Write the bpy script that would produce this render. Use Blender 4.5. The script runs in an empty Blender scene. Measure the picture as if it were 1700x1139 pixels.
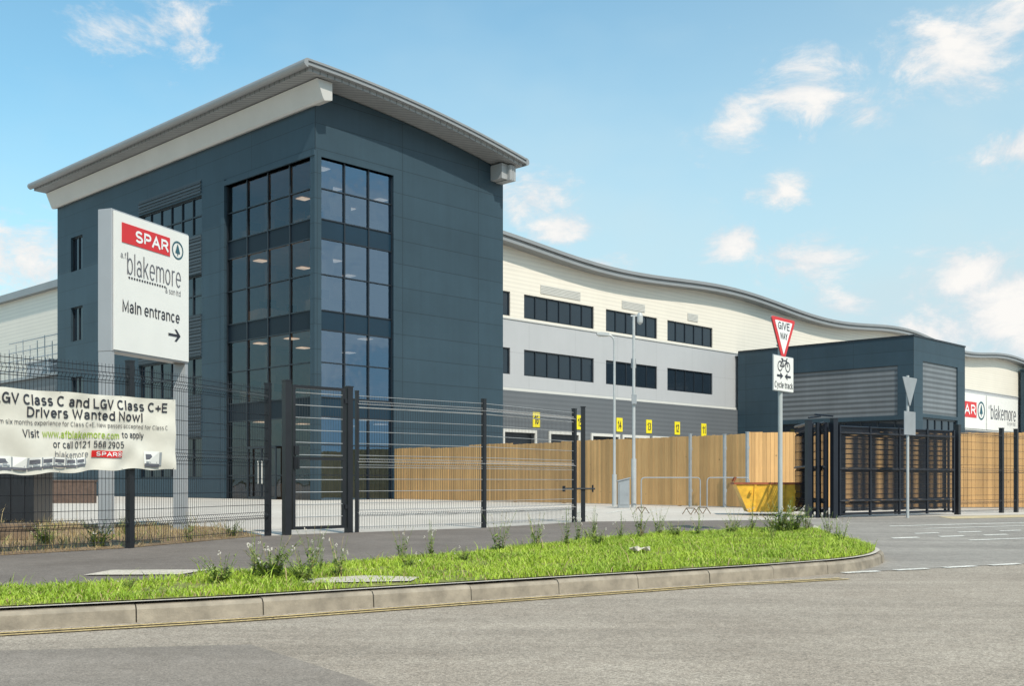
import bpy, math, random
from mathutils import Vector, Matrix, noise as mnoise
random.seed(7)
scene=bpy.context.scene
COL=scene.collection
# ------------------------------------------------------------------ materials
def newmat(name):
    m=bpy.data.materials.new(name); m.use_nodes=True
    nt=m.node_tree; b=nt.nodes["Principled BSDF"]
    return m,nt,b
def N(nt,t,**k):
    n=nt.nodes.new(t)
    for a,v in k.items(): setattr(n,a,v)
    return n
def val(nt,op,a,b=None,c=None,clamp=False):
    n=N(nt,'ShaderNodeMath',operation=op); n.use_clamp=clamp
    for i,v in enumerate((a,b,c)):
        if v is None: continue
        if isinstance(v,(int,float)): n.inputs[i].default_value=v
        else: nt.links.new(v,n.inputs[i])
    return n.outputs[0]
def mixc(nt,f,a,b,mode='MIX'):
    n=N(nt,'ShaderNodeMix',data_type='RGBA',blend_type=mode)
    def s(i,v):
        if isinstance(v,(int,float)): n.inputs[i].default_value=v
        elif isinstance(v,tuple): n.inputs[i].default_value=(*v[:3],1)
        else: nt.links.new(v,n.inputs[i])
    s(0,f); s(6,a); s(7,b)
    return n.outputs[2]
def noise(nt,vec,scale,detail=4,rough=.55,dist=0.):
    n=N(nt,'ShaderNodeTexNoise'); n.inputs['Scale'].default_value=scale
    n.inputs['Detail'].default_value=detail; n.inputs['Roughness'].default_value=rough
    n.inputs['Distortion'].default_value=dist
    if vec is not None: nt.links.new(vec,n.inputs['Vector'])
    return n.outputs[0]
def ramp(nt,v,a,b,c=0.,d=1.,interp='LINEAR'):
    n=N(nt,'ShaderNodeMapRange',interpolation_type=interp)
    nt.links.new(v,n.inputs[0])
    for i,x in enumerate((a,b,c,d)): n.inputs[i+1].default_value=x
    return n.outputs[0]
def bump(nt,b,h,strength=.3,dist=.01):
    n=N(nt,'ShaderNodeBump'); n.inputs['Strength'].default_value=strength
    n.inputs['Distance'].default_value=dist
    nt.links.new(h,n.inputs['Height']); nt.links.new(n.outputs[0],b.inputs['Normal'])
def basic(name,col,rough=.5,metal=0.,var=.12,scale=2.,bs=0,spec=None):
    m,nt,b=newmat(name)
    tc=N(nt,'ShaderNodeTexCoord').outputs['Object']
    n1=noise(nt,tc,scale,4,.6)
    f=ramp(nt,n1,.3,.7,1-var,1+var)
    mm=N(nt,'ShaderNodeVectorMath',operation='SCALE'); mm.inputs[0].default_value=col[:3]; nt.links.new(f,mm.inputs['Scale'])
    nt.links.new(mm.outputs[0],b.inputs['Base Color'])
    b.inputs['Roughness'].default_value=rough; b.inputs['Metallic'].default_value=metal
    if spec is not None: b.inputs['Specular IOR Level'].default_value=spec
    if bs: bump(nt,b,noise(nt,tc,scale*12,4),bs,.005)
    return m
def clad(name,col,rough=.45,hz=1.1,vx=6.,hw=.014,rib=0.,ribshade=.25,jdark=.45,var=.06,metal=0.,spec=.5,wv=.12):
    m,nt,b=newmat(name)
    tc=N(nt,'ShaderNodeTexCoord').outputs['Object']
    s=N(nt,'ShaderNodeSeparateXYZ'); nt.links.new(tc,s.inputs[0])
    x,y,z=s.outputs
    xy=val(nt,'ADD',x,y)
    zz=val(nt,'DIVIDE',z,hz); xx=val(nt,'DIVIDE',xy,vx)
    j1=val(nt,'LESS_THAN',val(nt,'FRACT',zz),hw/hz*1.6)
    j2=val(nt,'LESS_THAN',val(nt,'FRACT',xx),hw/vx*1.6)
    j=val(nt,'MAXIMUM',j1,j2)
    cb=N(nt,'ShaderNodeCombineXYZ')
    nt.links.new(val(nt,'FLOOR',zz),cb.inputs[0]); nt.links.new(val(nt,'FLOOR',xx),cb.inputs[1])
    wn=N(nt,'ShaderNodeTexWhiteNoise'); nt.links.new(cb.outputs[0],wn.inputs[0])
    br=ramp(nt,wn.outputs[0],0,1,1-var,1+var)
    w=ramp(nt,noise(nt,tc,.35,5,.6),.3,.7,1-wv,1+wv)
    mp=N(nt,'ShaderNodeMapping'); nt.links.new(tc,mp.inputs[0]); mp.inputs['Scale'].default_value=(3,3,.12)
    w2=ramp(nt,noise(nt,mp.outputs[0],1.,3,.6),.35,.7,1-wv*.4,1+wv*.3)
    br=val(nt,'MULTIPLY',br,val(nt,'MULTIPLY',w,w2))
    if rib:
        sn=val(nt,'SINE',val(nt,'MULTIPLY',z,2*math.pi/rib))
        br=val(nt,'MULTIPLY',br,ramp(nt,sn,-1,1,1-ribshade,1+ribshade*.3))  # flat surface: light and shade of the ribs put into the colour
    br=val(nt,'MULTIPLY',br,ramp(nt,j,0,1,1,jdark))
    mm=N(nt,'ShaderNodeVectorMath',operation='SCALE'); mm.inputs[0].default_value=col[:3]; nt.links.new(br,mm.inputs['Scale'])
    nt.links.new(mm.outputs[0],b.inputs['Base Color'])
    b.inputs['Roughness'].default_value=rough; b.inputs['Metallic'].default_value=metal
    b.inputs['Specular IOR Level'].default_value=spec
    return m
M_NAVY=clad('navy_cladding',(.027,.052,.072),.5,hz=1.15,vx=5.2,var=.06,jdark=.45,hw=.018,spec=.4)
M_NAVY_RIB=clad('navy_ribbed',(.05,.065,.08),.5,hz=50,vx=50,rib=.3,ribshade=.4)
M_DARK_RIB=clad('anthracite_cladding',(.115,.125,.138),.5,hz=50,vx=50,rib=.35,ribshade=.14,wv=.04)
M_SHUT=clad('grey_shutter',(.15,.165,.18),.45,hz=50,vx=50,rib=.42,ribshade=.5)
M_WHITE_RIB=clad('cream_cladding',(.7,.65,.57),.5,hz=.9,vx=50,hw=.02,rib=.3,ribshade=.08,jdark=.9,var=.008,wv=.03)
M_GREY=clad('silver_panels',(.4,.405,.42),.4,hz=2.55,vx=5.2,hw=.025,jdark=.82,var=.012,wv=.03)
M_ROOFG=basic('roof_grey',(.25,.26,.27),.45,0.1,.06,.6)
M_SOFF=clad('soffit_grey',(.27,.28,.29),.5,hz=50,vx=.4,hw=.04,jdark=.5,var=.02)
M_TRIMW=basic('white_trim',(.56,.55,.52),.5,0,.04,.6)
M_BEAM=basic('beam_light_grey',(.47,.465,.45),.45,0,.05,.5)
M_BRACK=basic('bracket_grey',(.3,.31,.32),.45,0,.05,.5)
M_GALV=basic('galvanised_steel',(.36,.38,.4),.45,.5,.14,4)
M_POLE=basic('painted_grey_pole',(.4,.415,.42),.45,.1,.08,3)
M_BLACK=basic('black_powder_coat',(.012,.013,.017),.38,0,.2,4)
M_GATE=basic('blue_black_coat',(.009,.012,.02),.4,0,.2,4)
M_WIREH=basic('wire_painted_glint',(.42,.42,.42),.35,.3,.2,4)  # glint on the black horizontal wires, painted in as a pale base colour
M_FRAME=basic('window_frame_dark',(.012,.017,.024),.4,0,.1,1)
M_SIGNW=basic('sign_white',(.74,.73,.7),.35,0,.03,1.5)
M_TOTEM=basic('totem_grey',(.36,.37,.39),.4,.2,.05,1)
M_RED=basic('sign_red',(.6,.018,.02),.35,0,.04,5)
M_TXT=basic('lettering_dark',(.025,.025,.035),.45,0,.05,5)
M_TXTG=basic('lettering_grey',(.11,.11,.13),.45,0,.05,5)
M_TEAL=basic('emblem_green',(.02,.09,.12),.4,0,.05,5)
M_TXTW=basic('lettering_white',(.8,.8,.8),.4,0,.02,5)
M_LIME=basic('lettering_lime',(.3,.42,.04),.4,0,.05,5)
M_YEL=basic('sign_yellow',(.75,.62,.02),.45,0,.05,3)
M_BANNER=basic('banner_vinyl',(.64,.61,.54),.4,0,.1,3)
M_CONC=basic('kerb_concrete',(.265,.225,.175),.85,0,.3,6,.6)
M_INT=basic('interior_wall',(.38,.27,.19),.8,0,.25,.8)
M_INTC=basic('interior_ceiling',(.5,.4,.31),.8,0,.1,1)
M_SKIPY=basic('skip_yellow',(.72,.4,.03),.5,0,.3,5,.3)
M_SKIPR=basic('skip_rust_red',(.3,.08,.03),.7,0,.4,6,.3)
M_STEELG=basic('cabinet_grey',(.26,.28,.3),.5,0,.1,3)
M_LAMP=basic('lamp_lens',(.7,.7,.68),.2,0,.03,1)
M_SLEEPER=basic('old_timber',(.16,.11,.07),.9,0,.4,6,.6)
M_BRICK=basic('dark_brick',(.1,.065,.05),.9,0,.3,5,.4)
def emis(name,col,s):
    m,nt,b=newmat(name); b.inputs['Base Color'].default_value=(*col,1)
    b.inputs['Emission Color'].default_value=(*col,1); b.inputs['Emission Strength'].default_value=s
    n=noise(nt,N(nt,'ShaderNodeTexCoord').outputs['Object'],2); nt.links.new(ramp(nt,n,.2,.8,s*.5,s*1.3),b.inputs['Emission Strength'])
    return m
M_LIGHT=emis('ceiling_light_lens',(1,.88,.72),.95)
def glass(name,tint,refl,reflcol=(.9,.95,1),frs=1.):
    m=bpy.data.materials.new(name); m.use_nodes=True; nt=m.node_tree; nt.nodes.clear()
    o=N(nt,'ShaderNodeOutputMaterial'); mx=N(nt,'ShaderNodeMixShader')
    t=N(nt,'ShaderNodeBsdfTransparent'); t.inputs[0].default_value=(*tint,1)
    g=N(nt,'ShaderNodeBsdfGlossy'); g.inputs[0].default_value=(*reflcol,1); g.inputs['Roughness'].default_value=.01
    tc=N(nt,'ShaderNodeTexCoord').outputs['Object']
    bp=N(nt,'ShaderNodeBump'); bp.inputs['Strength'].default_value=.15; bp.inputs['Distance'].default_value=.06
    nt.links.new(noise(nt,tc,.7,2),bp.inputs['Height']); nt.links.new(bp.outputs[0],g.inputs['Normal'])
    fr=N(nt,'ShaderNodeFresnel'); fr.inputs[0].default_value=1.5
    f=val(nt,'ADD',val(nt,'MULTIPLY',fr.outputs[0],frs),refl,clamp=True)
    nt.links.new(f,mx.inputs[0]); nt.links.new(t.outputs[0],mx.inputs[1]); nt.links.new(g.outputs[0],mx.inputs[2])
    nt.links.new(mx.outputs[0],o.inputs[0]); return m
M_GLASS=glass('bronze_glass',(.6,.52,.45),.07,(.62,.72,.82),.8)
M_GLASSB=glass('sky_tinted_glass',(.36,.4,.45),.36,(.3,.48,.68))  # right facade: blue of the reflected sky put into the gloss colour
M_WGLASS=basic('dark_window_glass',(.012,.02,.03),.04,0,.1,.5,spec=.6)
M_SPAND=basic('spandrel_glass',(.006,.012,.02),.4,0,.1,.5,spec=.2)
M_SPANDB=basic('spandrel_sky_tint',(.008,.026,.046),.3,0,.1,.5,spec=.35)  # right facade copy, its sky reflection put into a bluer base colour
def wood():
    m,nt,b=newmat('fence_timber')
    tc=N(nt,'ShaderNodeTexCoord').outputs['Object']
    s=N(nt,'ShaderNodeSeparateXYZ'); nt.links.new(tc,s.inputs[0])
    fl=val(nt,'FLOOR',val(nt,'DIVIDE',s.outputs[0],.125))
    wn=N(nt,'ShaderNodeTexWhiteNoise',noise_dimensions='1D'); nt.links.new(fl,wn.inputs['W'])
    mp=N(nt,'ShaderNodeMapping'); nt.links.new(tc,mp.inputs[0]); mp.inputs['Scale'].default_value=(18,18,1.2)
    g=noise(nt,mp.outputs[0],1.5,5,.65)
    c=mixc(nt,g,(.48,.26,.1),(.68,.42,.18))
    f=val(nt,'MULTIPLY',ramp(nt,wn.outputs[0],0,1,.8,1.12),ramp(nt,noise(nt,tc,.5,5),.3,.7,.86,1.1))
    kn=N(nt,'ShaderNodeTexVoronoi'); kn.inputs['Scale'].default_value=2.3; nt.links.new(tc,kn.inputs['Vector'])
    f=val(nt,'MULTIPLY',f,ramp(nt,kn.outputs['Distance'],.03,.09,.5,1))
    mm=N(nt,'ShaderNodeVectorMath',operation='SCALE'); nt.links.new(c,mm.inputs[0]); nt.links.new(f,mm.inputs['Scale'])
    nt.links.new(mm.outputs[0],b.inputs['Base Color']); b.inputs['Roughness'].default_value=.8
    return m
M_WOOD=wood()
def asphalt(name,c1,c2,agg=90,patch=.6,bstr=.5,speck=.5,crack=0):
    m,nt,b=newmat(name)
    g=N(nt,'ShaderNodeNewGeometry').outputs['Position']
    big=noise(nt,g,patch,4,.6); mid=noise(nt,g,7,4,.6); fine=noise(nt,g,agg,2,.7)
    f=val(nt,'ADD',val(nt,'MULTIPLY',big,.6),val(nt,'MULTIPLY',mid,.4))
    c=mixc(nt,ramp(nt,f,.36,.64),c1,c2)
    v=N(nt,'ShaderNodeTexVoronoi'); v.inputs['Scale'].default_value=agg*.7; nt.links.new(g,v.inputs['Vector'])
    sp=N(nt,'ShaderNodeSeparateColor'); nt.links.new(v.outputs['Color'],sp.inputs[0])
    sc=val(nt,'MULTIPLY',ramp(nt,fine,.3,.7,1-speck,1+speck),ramp(nt,sp.outputs[0],0,1,1-speck*.7,1+speck*.7))
    if crack:
        mp=N(nt,'ShaderNodeMapping'); nt.links.new(g,mp.inputs[0]); mp.inputs['Rotation'].default_value=(0,0,-.48); mp.inputs['Scale'].default_value=(.12,1.2,1)
        st=noise(nt,mp.outputs[0],1.2,4,.6); sc=val(nt,'MULTIPLY',sc,ramp(nt,st,.35,.65,.88,1.08))
    mm=N(nt,'ShaderNodeVectorMath',operation='SCALE'); nt.links.new(c,mm.inputs[0]); nt.links.new(sc,mm.inputs['Scale'])
    nt.links.new(mm.outputs[0],b.inputs['Base Color']); b.inputs['Roughness'].default_value=.88
    b.inputs['Specular IOR Level'].default_value=.3
    bump(nt,b,fine,bstr,.008); return m
M_ROAD=asphalt('road_asphalt',(.275,.228,.182),(.38,.325,.265),110,.5,.6,.45,1)
M_ROADP=asphalt('road_patch_asphalt',(.215,.182,.152),(.285,.245,.208),150,.8,.4,.33,1)
M_ENTR=asphalt('entrance_asphalt',(.22,.197,.175),(.33,.3,.265),120,.35,.4,.3,1)
M_PATH=asphalt('footpath_asphalt',(.135,.112,.096),(.2,.17,.148),130,.8,.4,.28)
M_YARD=asphalt('yard_concrete',(.45,.4,.35),(.58,.53,.47),40,.18,.2,.12)
M_SOIL=asphalt('dry_soil',(.2,.12,.065),(.3,.21,.12),25,1.2,1.,.45)
M_VERGE=asphalt('verge_soil',(.14,.17,.035),(.26,.25,.08),30,1.5,1.,.4)
M_FIELD=asphalt('field_ground',(.05,.07,.025),(.09,.1,.04),1,.05,.2,.2)
M_MARK=asphalt('road_paint_white',(.5,.48,.43),(.66,.63,.58),60,2,.3,.35)
M_MARKY=asphalt('road_paint_yellow',(.42,.3,.13),(.52,.39,.18),60,3,.3,.4)
M_PATCH=asphalt('concrete_slab',(.46,.41,.34),(.56,.5,.42),60,2,.3,.25)
M_TACT=asphalt('buff_paving',(.45,.36,.22),(.55,.46,.3),20,2,.3,.15)
def foliage(name,c1,c2,c3,scale=1.2):
    m,nt,b=newmat(name)
    g=N(nt,'ShaderNodeNewGeometry').outputs['Position']
    a=noise(nt,g,scale,3,.6); h=noise(nt,g,40,1,.6)
    c=mixc(nt,ramp(nt,a,.35,.65),c1,c2); c=mixc(nt,ramp(nt,h,.52,.75),c,c3)
    nt.links.new(c,b.inputs['Base Color']); b.inputs['Roughness'].default_value=.6
    return m
M_GRASS=foliage('grass_blades',(.19,.31,.014),(.34,.47,.03),(.47,.48,.12))
M_LEAF=foliage('weed_leaves',(.12,.19,.025),(.21,.28,.05),(.33,.34,.12),6)
M_STRAW=foliage('dry_stems',(.32,.23,.11),(.42,.32,.16),(.24,.19,.09),6)
M_FLOWER=basic('weed_flowers',(.6,.55,.5),.8,0,.2,20)
# ------------------------------------------------------------------ mesh builder
class MB:
    def __init__(s,o=(0,0,0)): s.v=[];s.f=[];s.m=[];s.o=o
    def P(s,*p):
        s.v.append((p[0]-s.o[0],p[1]-s.o[1],p[2]-s.o[2])); return len(s.v)-1
    def face(s,pts,m=0):
        s.f.append([s.P(*p) for p in pts]); s.m.append(m)
    def box(s,x0,x1,y0,y1,z0,z1,m=0):
        x0,x1=sorted((x0,x1));y0,y1=sorted((y0,y1));z0,z1=sorted((z0,z1))
        i=[s.P(x,y,z) for z in (z0,z1) for x,y in ((x0,y0),(x1,y0),(x1,y1),(x0,y1))]
        for q in ((3,2,1,0),(4,5,6,7),(0,1,5,4),(1,2,6,5),(2,3,7,6),(3,0,4,7)):
            s.f.append([i[k] for k in q]); s.m.append(m)
    def rod(s,a,b,r,n=6,m=0,r2=None,cap=True):
        a=Vector(a);b=Vector(b);d=b-a
        if d.length<1e-6: return
        d.normalize(); u=d.orthogonal().normalized(); w=d.cross(u)
        if r2 is None: r2=r
        A=[];B=[]
        for k in range(n):
            t=2*math.pi*(k+.5)/n; e=u*math.cos(t)+w*math.sin(t)
            A.append(s.P(*(a+e*r)));B.append(s.P(*(b+e*r2)))
        for k in range(n):
            s.f.append([A[k],A[(k+1)%n],B[(k+1)%n],B[k]]); s.m.append(m)
        if cap:
            s.f.append(A[::-1]);s.m.append(m);s.f.append(B);s.m.append(m)
    def path(s,pts,r,n=6,m=0):
        for a,b in zip(pts,pts[1:]): s.rod(a,b,r,n,m)
    def extr(s,poly,axis,a,b,m=0):
        def q(p,t):
            return {'x':(t,p[0],p[1]),'y':(p[0],t,p[1]),'z':(p[0],p[1],t)}[axis]
        A=[s.P(*q(p,a)) for p in poly];B=[s.P(*q(p,b)) for p in poly];n=len(poly)
        s.f.append(A);s.m.append(m);s.f.append(B[::-1]);s.m.append(m)
        for k in range(n):
            s.f.append([A[(k+1)%n],A[k],B[k],B[(k+1)%n]]);s.m.append(m)
def mesh_of(mb,name,mats,smooth=False):
    me=bpy.data.meshes.new(name); me.from_pydata(mb.v,[],mb.f)
    for m in mats: me.materials.append(m)
    if len(mats)>1: me.polygons.foreach_set('material_index',mb.m)
    if smooth: me.polygons.foreach_set('use_smooth',[True]*len(me.polygons))
    me.update(); return me
def thing(name,label,cat,loc=(0,0,0),rot=0,group=None,kind=None):
    e=bpy.data.objects.new(name,None); e.empty_display_size=.3
    e.location=loc; e.rotation_euler=(0,0,rot); COL.objects.link(e)
    e['label']=label; e['category']=cat
    if group: e['group']=group
    if kind: e['kind']=kind
    return e
def part(mb,name,parent,mats,label=None,smooth=False,bev=0):
    if not isinstance(mats,(list,tuple)): mats=[mats]
    o=bpy.data.objects.new(name,mesh_of(mb,name,mats,smooth)); COL.objects.link(o)
    if parent: o.parent=parent
    if label: o['label']=label
    if bev:
        md=o.modifiers.new('bevel','BEVEL'); md.width=bev; md.segments=2; md.limit_method='ANGLE'
    return o
def structure(mb,name,mats,label,cat):
    o=part(mb,name,None,mats); o['label']=label; o['category']=cat; o['kind']='structure'; return o
# ------------------------------------------------------------------ grotesque lettering drawn with strokes
def A_(cx,cy,rx,ry,a0,a1,n=None):
    n=n or max(4,int(abs(a1-a0)/18))
    return [(cx+rx*math.cos(math.radians(a0+(a1-a0)*k/n)),cy+ry*math.sin(math.radians(a0+(a1-a0)*k/n))) for k in range(n+1)]
XH=.74
EL=A_(.29,.37,.25,.37,0,360)
GL_={
'a':(.52,[A_(.25,.5,.2,.24,165,0)+[(.45,.12),(.5,0)],A_(.24,.2,.21,.2,10,350)]),
'b':(.56,[[(.04,0),(.04,1)],EL]),'c':(.52,[A_(.29,.37,.25,.37,42,318)]),'d':(.56,[[(.54,0),(.54,1)],EL]),
'e':(.55,[[(.04,.38)]+A_(.29,.37,.25,.37,0,315)]),'f':(.3,[[(.12,0),(.12,.8)]+A_(.26,.82,.14,.18,180,90)+[(.32,1)],[(0,.72),(.3,.72)]]),
'g':(.56,[EL,[(.54,XH),(.54,-.06)]+A_(.29,-.06,.25,.2,0,-150)]),'h':(.55,[[(.04,0),(.04,1)],A_(.28,.46,.24,.28,180,0)+[(.52,0)]]),
'i':(.08,[[(.04,0),(.04,XH)],[(.04,.88),(.04,1)]]),'k':(.5,[[(.04,0),(.04,1)],[(.46,XH),(.06,.3)],[(.2,.43),(.5,0)]]),'l':(.08,[[(.04,0),(.04,1)]]),
'm':(.84,[[(.04,0),(.04,XH)],A_(.24,.5,.2,.24,180,0)+[(.44,0)],A_(.64,.5,.2,.24,180,0)+[(.84,0)]]),
'n':(.54,[[(.04,0),(.04,XH)],A_(.28,.46,.24,.28,180,0)+[(.52,0)]]),'o':(.58,[EL]),'p':(.56,[[(.04,-.27),(.04,XH)],EL]),
'r':(.3,[[(.04,0),(.04,XH)],A_(.26,.48,.22,.26,180,80)]),
's':(.48,[A_(.25,.555,.2,.185,30,270)+A_(.25,.19,.22,.19,75,-150)]),
't':(.3,[[(.13,.95),(.13,.18)]+A_(.27,.16,.14,.16,180,270)+[(.32,0)],[(0,.72),(.3,.72)]]),
'u':(.55,[[(.04,XH),(.04,.28)]+A_(.28,.28,.24,.28,180,360),[(.52,XH),(.52,0)]]),
'v':(.5,[[(.0,XH),(.25,0),(.5,XH)]]),'w':(.76,[[(0,XH),(.19,0),(.38,XH),(.57,0),(.76,XH)]]),'x':(.48,[[(0,XH),(.48,0)],[(0,0),(.48,XH)]]),
'y':(.5,[[(0,XH),(.26,.02)],[(.5,XH),(.2,-.16),(.05,-.26)]]),
'A':(.7,[[(0,0),(.35,1),(.7,0)],[(.13,.33),(.57,.33)]]),'C':(.7,[A_(.38,.5,.34,.5,45,315)]),
'D':(.68,[[(.3,1),(.04,1),(.04,0),(.3,0)]+A_(.3,.5,.36,.5,-90,90)]),'E':(.58,[[(.58,0),(.04,0),(.04,1),(.57,1)],[(.04,.52),(.52,.52)]]),
'G':(.74,[A_(.38,.5,.34,.5,45,330),[(.42,.47),(.72,.47),(.72,0)]]),'I':(.08,[[(.04,0),(.04,1)]]),'L':(.52,[[(.04,1),(.04,0),(.52,0)]]),
'M':(.8,[[(.04,0),(.04,1),(.4,.12),(.76,1),(.76,0)]]),'N':(.66,[[(.04,0),(.04,1),(.62,0),(.62,1)]]),
'P':(.62,[[(.04,0),(.04,1),(.36,1)]+A_(.36,.73,.25,.27,90,-90)+[(.04,.46)]]),
'R':(.66,[[(.04,0),(.04,1),(.36,1)]+A_(.36,.74,.25,.26,90,-90)+[(.04,.48)],[(.38,.48),(.64,0)]]),
'S':(.64,[A_(.33,.745,.27,.255,25,270)+A_(.33,.245,.3,.245,80,-155)]),'V':(.66,[[(0,1),(.33,0),(.66,1)]]),
'W':(.95,[[(0,1),(.24,0),(.475,.95),(.71,0),(.95,1)]]),'Y':(.66,[[(0,1),(.33,.45),(.66,1)],[(.33,.45),(.33,0)]]),
'0':(.56,[A_(.28,.5,.25,.5,0,360)]),'1':(.4,[[(.06,.76),(.3,1),(.3,0)]]),'2':(.56,[A_(.28,.72,.24,.28,165,-30)+[(.04,0),(.55,0)]]),
'3':(.56,[A_(.27,.76,.22,.24,150,-85)+A_(.27,.26,.25,.26,85,-150)]),'4':(.58,[[(.42,0),(.42,1),(.02,.28),(.58,.28)]]),
'5':(.56,[[(.5,1),(.12,1),(.08,.5)]+A_(.28,.32,.25,.32,125,-150)]),'6':(.56,[A_(.29,.31,.24,.31,0,360),A_(.32,.45,.28,.55,60,185)]),
'8':(.56,[A_(.28,.76,.21,.24,0,360),A_(.28,.27,.25,.27,0,360)]),'9':(.56,[A_(.27,.69,.24,.31,0,360),A_(.24,.55,.28,.55,-120,5)]),
'+':(.56,[[(.02,.4),(.54,.4)],[(.28,.14),(.28,.66)]]),'.':(.08,[[(.04,0),(.04,.12)]]),'!':(.08,[[(.04,.3),(.04,1)],[(.04,0),(.04,.12)]]),
'&':(.64,[[(.64,0),(.16,.7)]+A_(.3,.82,.15,.18,200,-20)+[(.1,.38)]+A_(.28,.22,.24,.22,150,340)+[(.62,.46)]]),
}
def text(parent,s,cx,cz,w,h,mat,y=-.012,th=.14,name='lettering',warp=None,gap=.17):
    strokes=[];pen=0
    for ch in s:
        if ch==' ': pen+=.32; continue
        gw_,st=GL_[ch]
        for p in st: strokes.append([(x+pen,z) for x,z in p])
        pen+=gw_+gap+th*.35
    xs=[p[0] for st in strokes for p in st]; zs=[p[1] for st in strokes for p in st]
    x0,x1,z0,z1=min(xs),max(xs),min(zs),max(zs)
    # real stroke weight follows the final letter height
    sz=h/(z1-z0+th); t=th*sz; sx=(w-t)/(x1-x0)
    V=[];Fc=[]
    for k,st in enumerate(strokes):
        P=[Vector((cx-w/2+t/2+(a-x0)*sx, cz-h/2+t/2+(b-z0)*sz)) for a,b in st]
        Q=[P[0]]
        for p in P[1:]:
            if (p-Q[-1]).length>t*.05: Q.append(p)
        P=Q; n=len(P); 
        if n<2: continue
        closed=(P[0]-P[-1]).length<t*.2 and n>4
        # square ends that run out by half a stroke on straight terminals
        L=[];R=[]
        for i,p in enumerate(P):
            if closed and i in (0,n-1): d0=(P[-1]-P[-2]).normalized(); d1=(P[1]-P[0]).normalized()
            else:
                d0=(p-P[i-1]).normalized() if i else (P[1]-P[0]).normalized()
                d1=(P[i+1]-p).normalized() if i<n-1 else d0
            q=p.copy()
            if not closed and n<7:
                if i==0: q=p-d0*t*.48
                if i==n-1: q=p+d1*t*.48
            n0=Vector((-d0.y,d0.x));n1=Vector((-d1.y,d1.x)); m_=(n0+n1)
            m_=m_.normalized() if m_.length>1e-4 else n0
            l=t/2/max(.45,m_.dot(n0)); L.append(q+m_*l);R.append(q-m_*l)
        b=len(V); yy=y-.0012*h*(k%7)
        for a in L+R:
            V.append(warp(a.x,a.y,yy) if warp else (a.x,yy,a.y))
        for i in range(n-1): Fc.append([b+i,b+n+i,b+n+i+1,b+i+1])
    me=bpy.data.meshes.new(name); me.from_pydata(V,[],Fc); me.materials.append(mat); me.update()
    o=bpy.data.objects.new(name,me); COL.objects.link(o); o.parent=parent
    return o
# ------------------------------------------------------------------ site frame
TH=math.radians(46.13); CT,ST=math.cos(TH),math.sin(TH)
TC=(-8.98,50.0)
def W(x,y): return (TC[0]+CT*x-ST*y, TC[1]+ST*x+CT*y)
CX=CT*(-TC[0])+ST*(-TC[1]); CY=-ST*(-TC[0])+CT*(-TC[1])
F=1820.
def alongx(px,y0):
    r=(px-850)/F; k=(y0-CY)/(CT-ST*r); return CX+k*(CT*r+ST),k
def alongy(px,x0):
    r=(px-850)/F; k=(x0-CX)/(CT*r+ST); return CY+k*(CT-ST*r),k
def building(name,label,cat,x,y):
    w=W(x,y); return thing(name,label,cat,(w[0],w[1],.15),TH)
def wall(mb,axis,c,u0,u1,z0,z1,ops=(),depth=.25,m=0,top=None,sub=0):
    us={u0,u1}; zs={z0,z1}
    for a,b,d,e in ops: us|={a,b}; zs|={d,e}
    if sub:
        for k in range(1,sub): us.add(u0+(u1-u0)*k/sub)
    us=sorted(us); zs=sorted(zs)
    def Q(u,z,d=0): return (u,c+d,z) if axis=='x' else (c+d,u,z)
    for i in range(len(us)-1):
        for j in range(len(zs)-1):
            uc=(us[i]+us[i+1])/2; zc=(zs[j]+zs[j+1])/2
            if any(a<uc<b and d<zc<e for a,b,d,e in ops): continue
            za,zb=zs[j],zs[j+1]; t0=t1=zb
            if top and j==len(zs)-2: t0,t1=top(us[i]),top(us[i+1])
            q=[Q(us[i],za),Q(us[i+1],za),Q(us[i+1],t1),Q(us[i],t0)]
            if axis=='y': q=q[::-1]
            mb.face(q,m)
    for a,b,d,e in ops:
        for q in ([Q(a,d),Q(b,d),Q(b,d,depth),Q(a,d,depth)],[Q(a,e),Q(a,e,depth),Q(b,e,depth),Q(b,e)],
                  [Q(a,d),Q(a,d,depth),Q(a,e,depth),Q(a,e)],[Q(b,d),Q(b,e),Q(b,e,depth),Q(b,d,depth)]):
            mb.face(q,m)
def window(parent,org,axis,c,u0,u1,z0,z1,n,nt=0,inset=.15,fr=.06,gm=None,name='window'):
    g=MB(org); gm=gm or M_WGLASS
    wall(g,axis,c+inset,u0,u1,z0,z1)
    o=part(g,name,parent,gm)
    f=MB(org); a,b=c+inset-.07,c+inset-.005
    def bx(p,q,r,s):
        if axis=='x': f.box(p,q,a,b,r,s)
        else: f.box(a,b,p,q,r,s)
    bx(u0,u1,z0,z0+fr);bx(u0,u1,z1-fr,z1)
    for k in range(n+1):
        u=u0+(u1-u0)*k/n
        lo=max(u0,u-fr/2) if k else u0; hi=min(u1,u+fr/2) if k<n else u1
        if k==0: hi=u0+fr
        if k==n: lo=u1-fr
        bx(lo,hi,z0+fr,z1-fr)
    for k in range(1,nt+1):
        z=z0+(z1-z0)*k/(nt+1)
        if axis=='x': f.box(u0+fr,u1-fr,a+.01,b,z-fr/2,z+fr/2)
        else: f.box(a+.01,b,u0+fr,u1-fr,z-fr/2,z+fr/2)
    part(f,'window_frame',o,M_FRAME)
    return o
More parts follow.
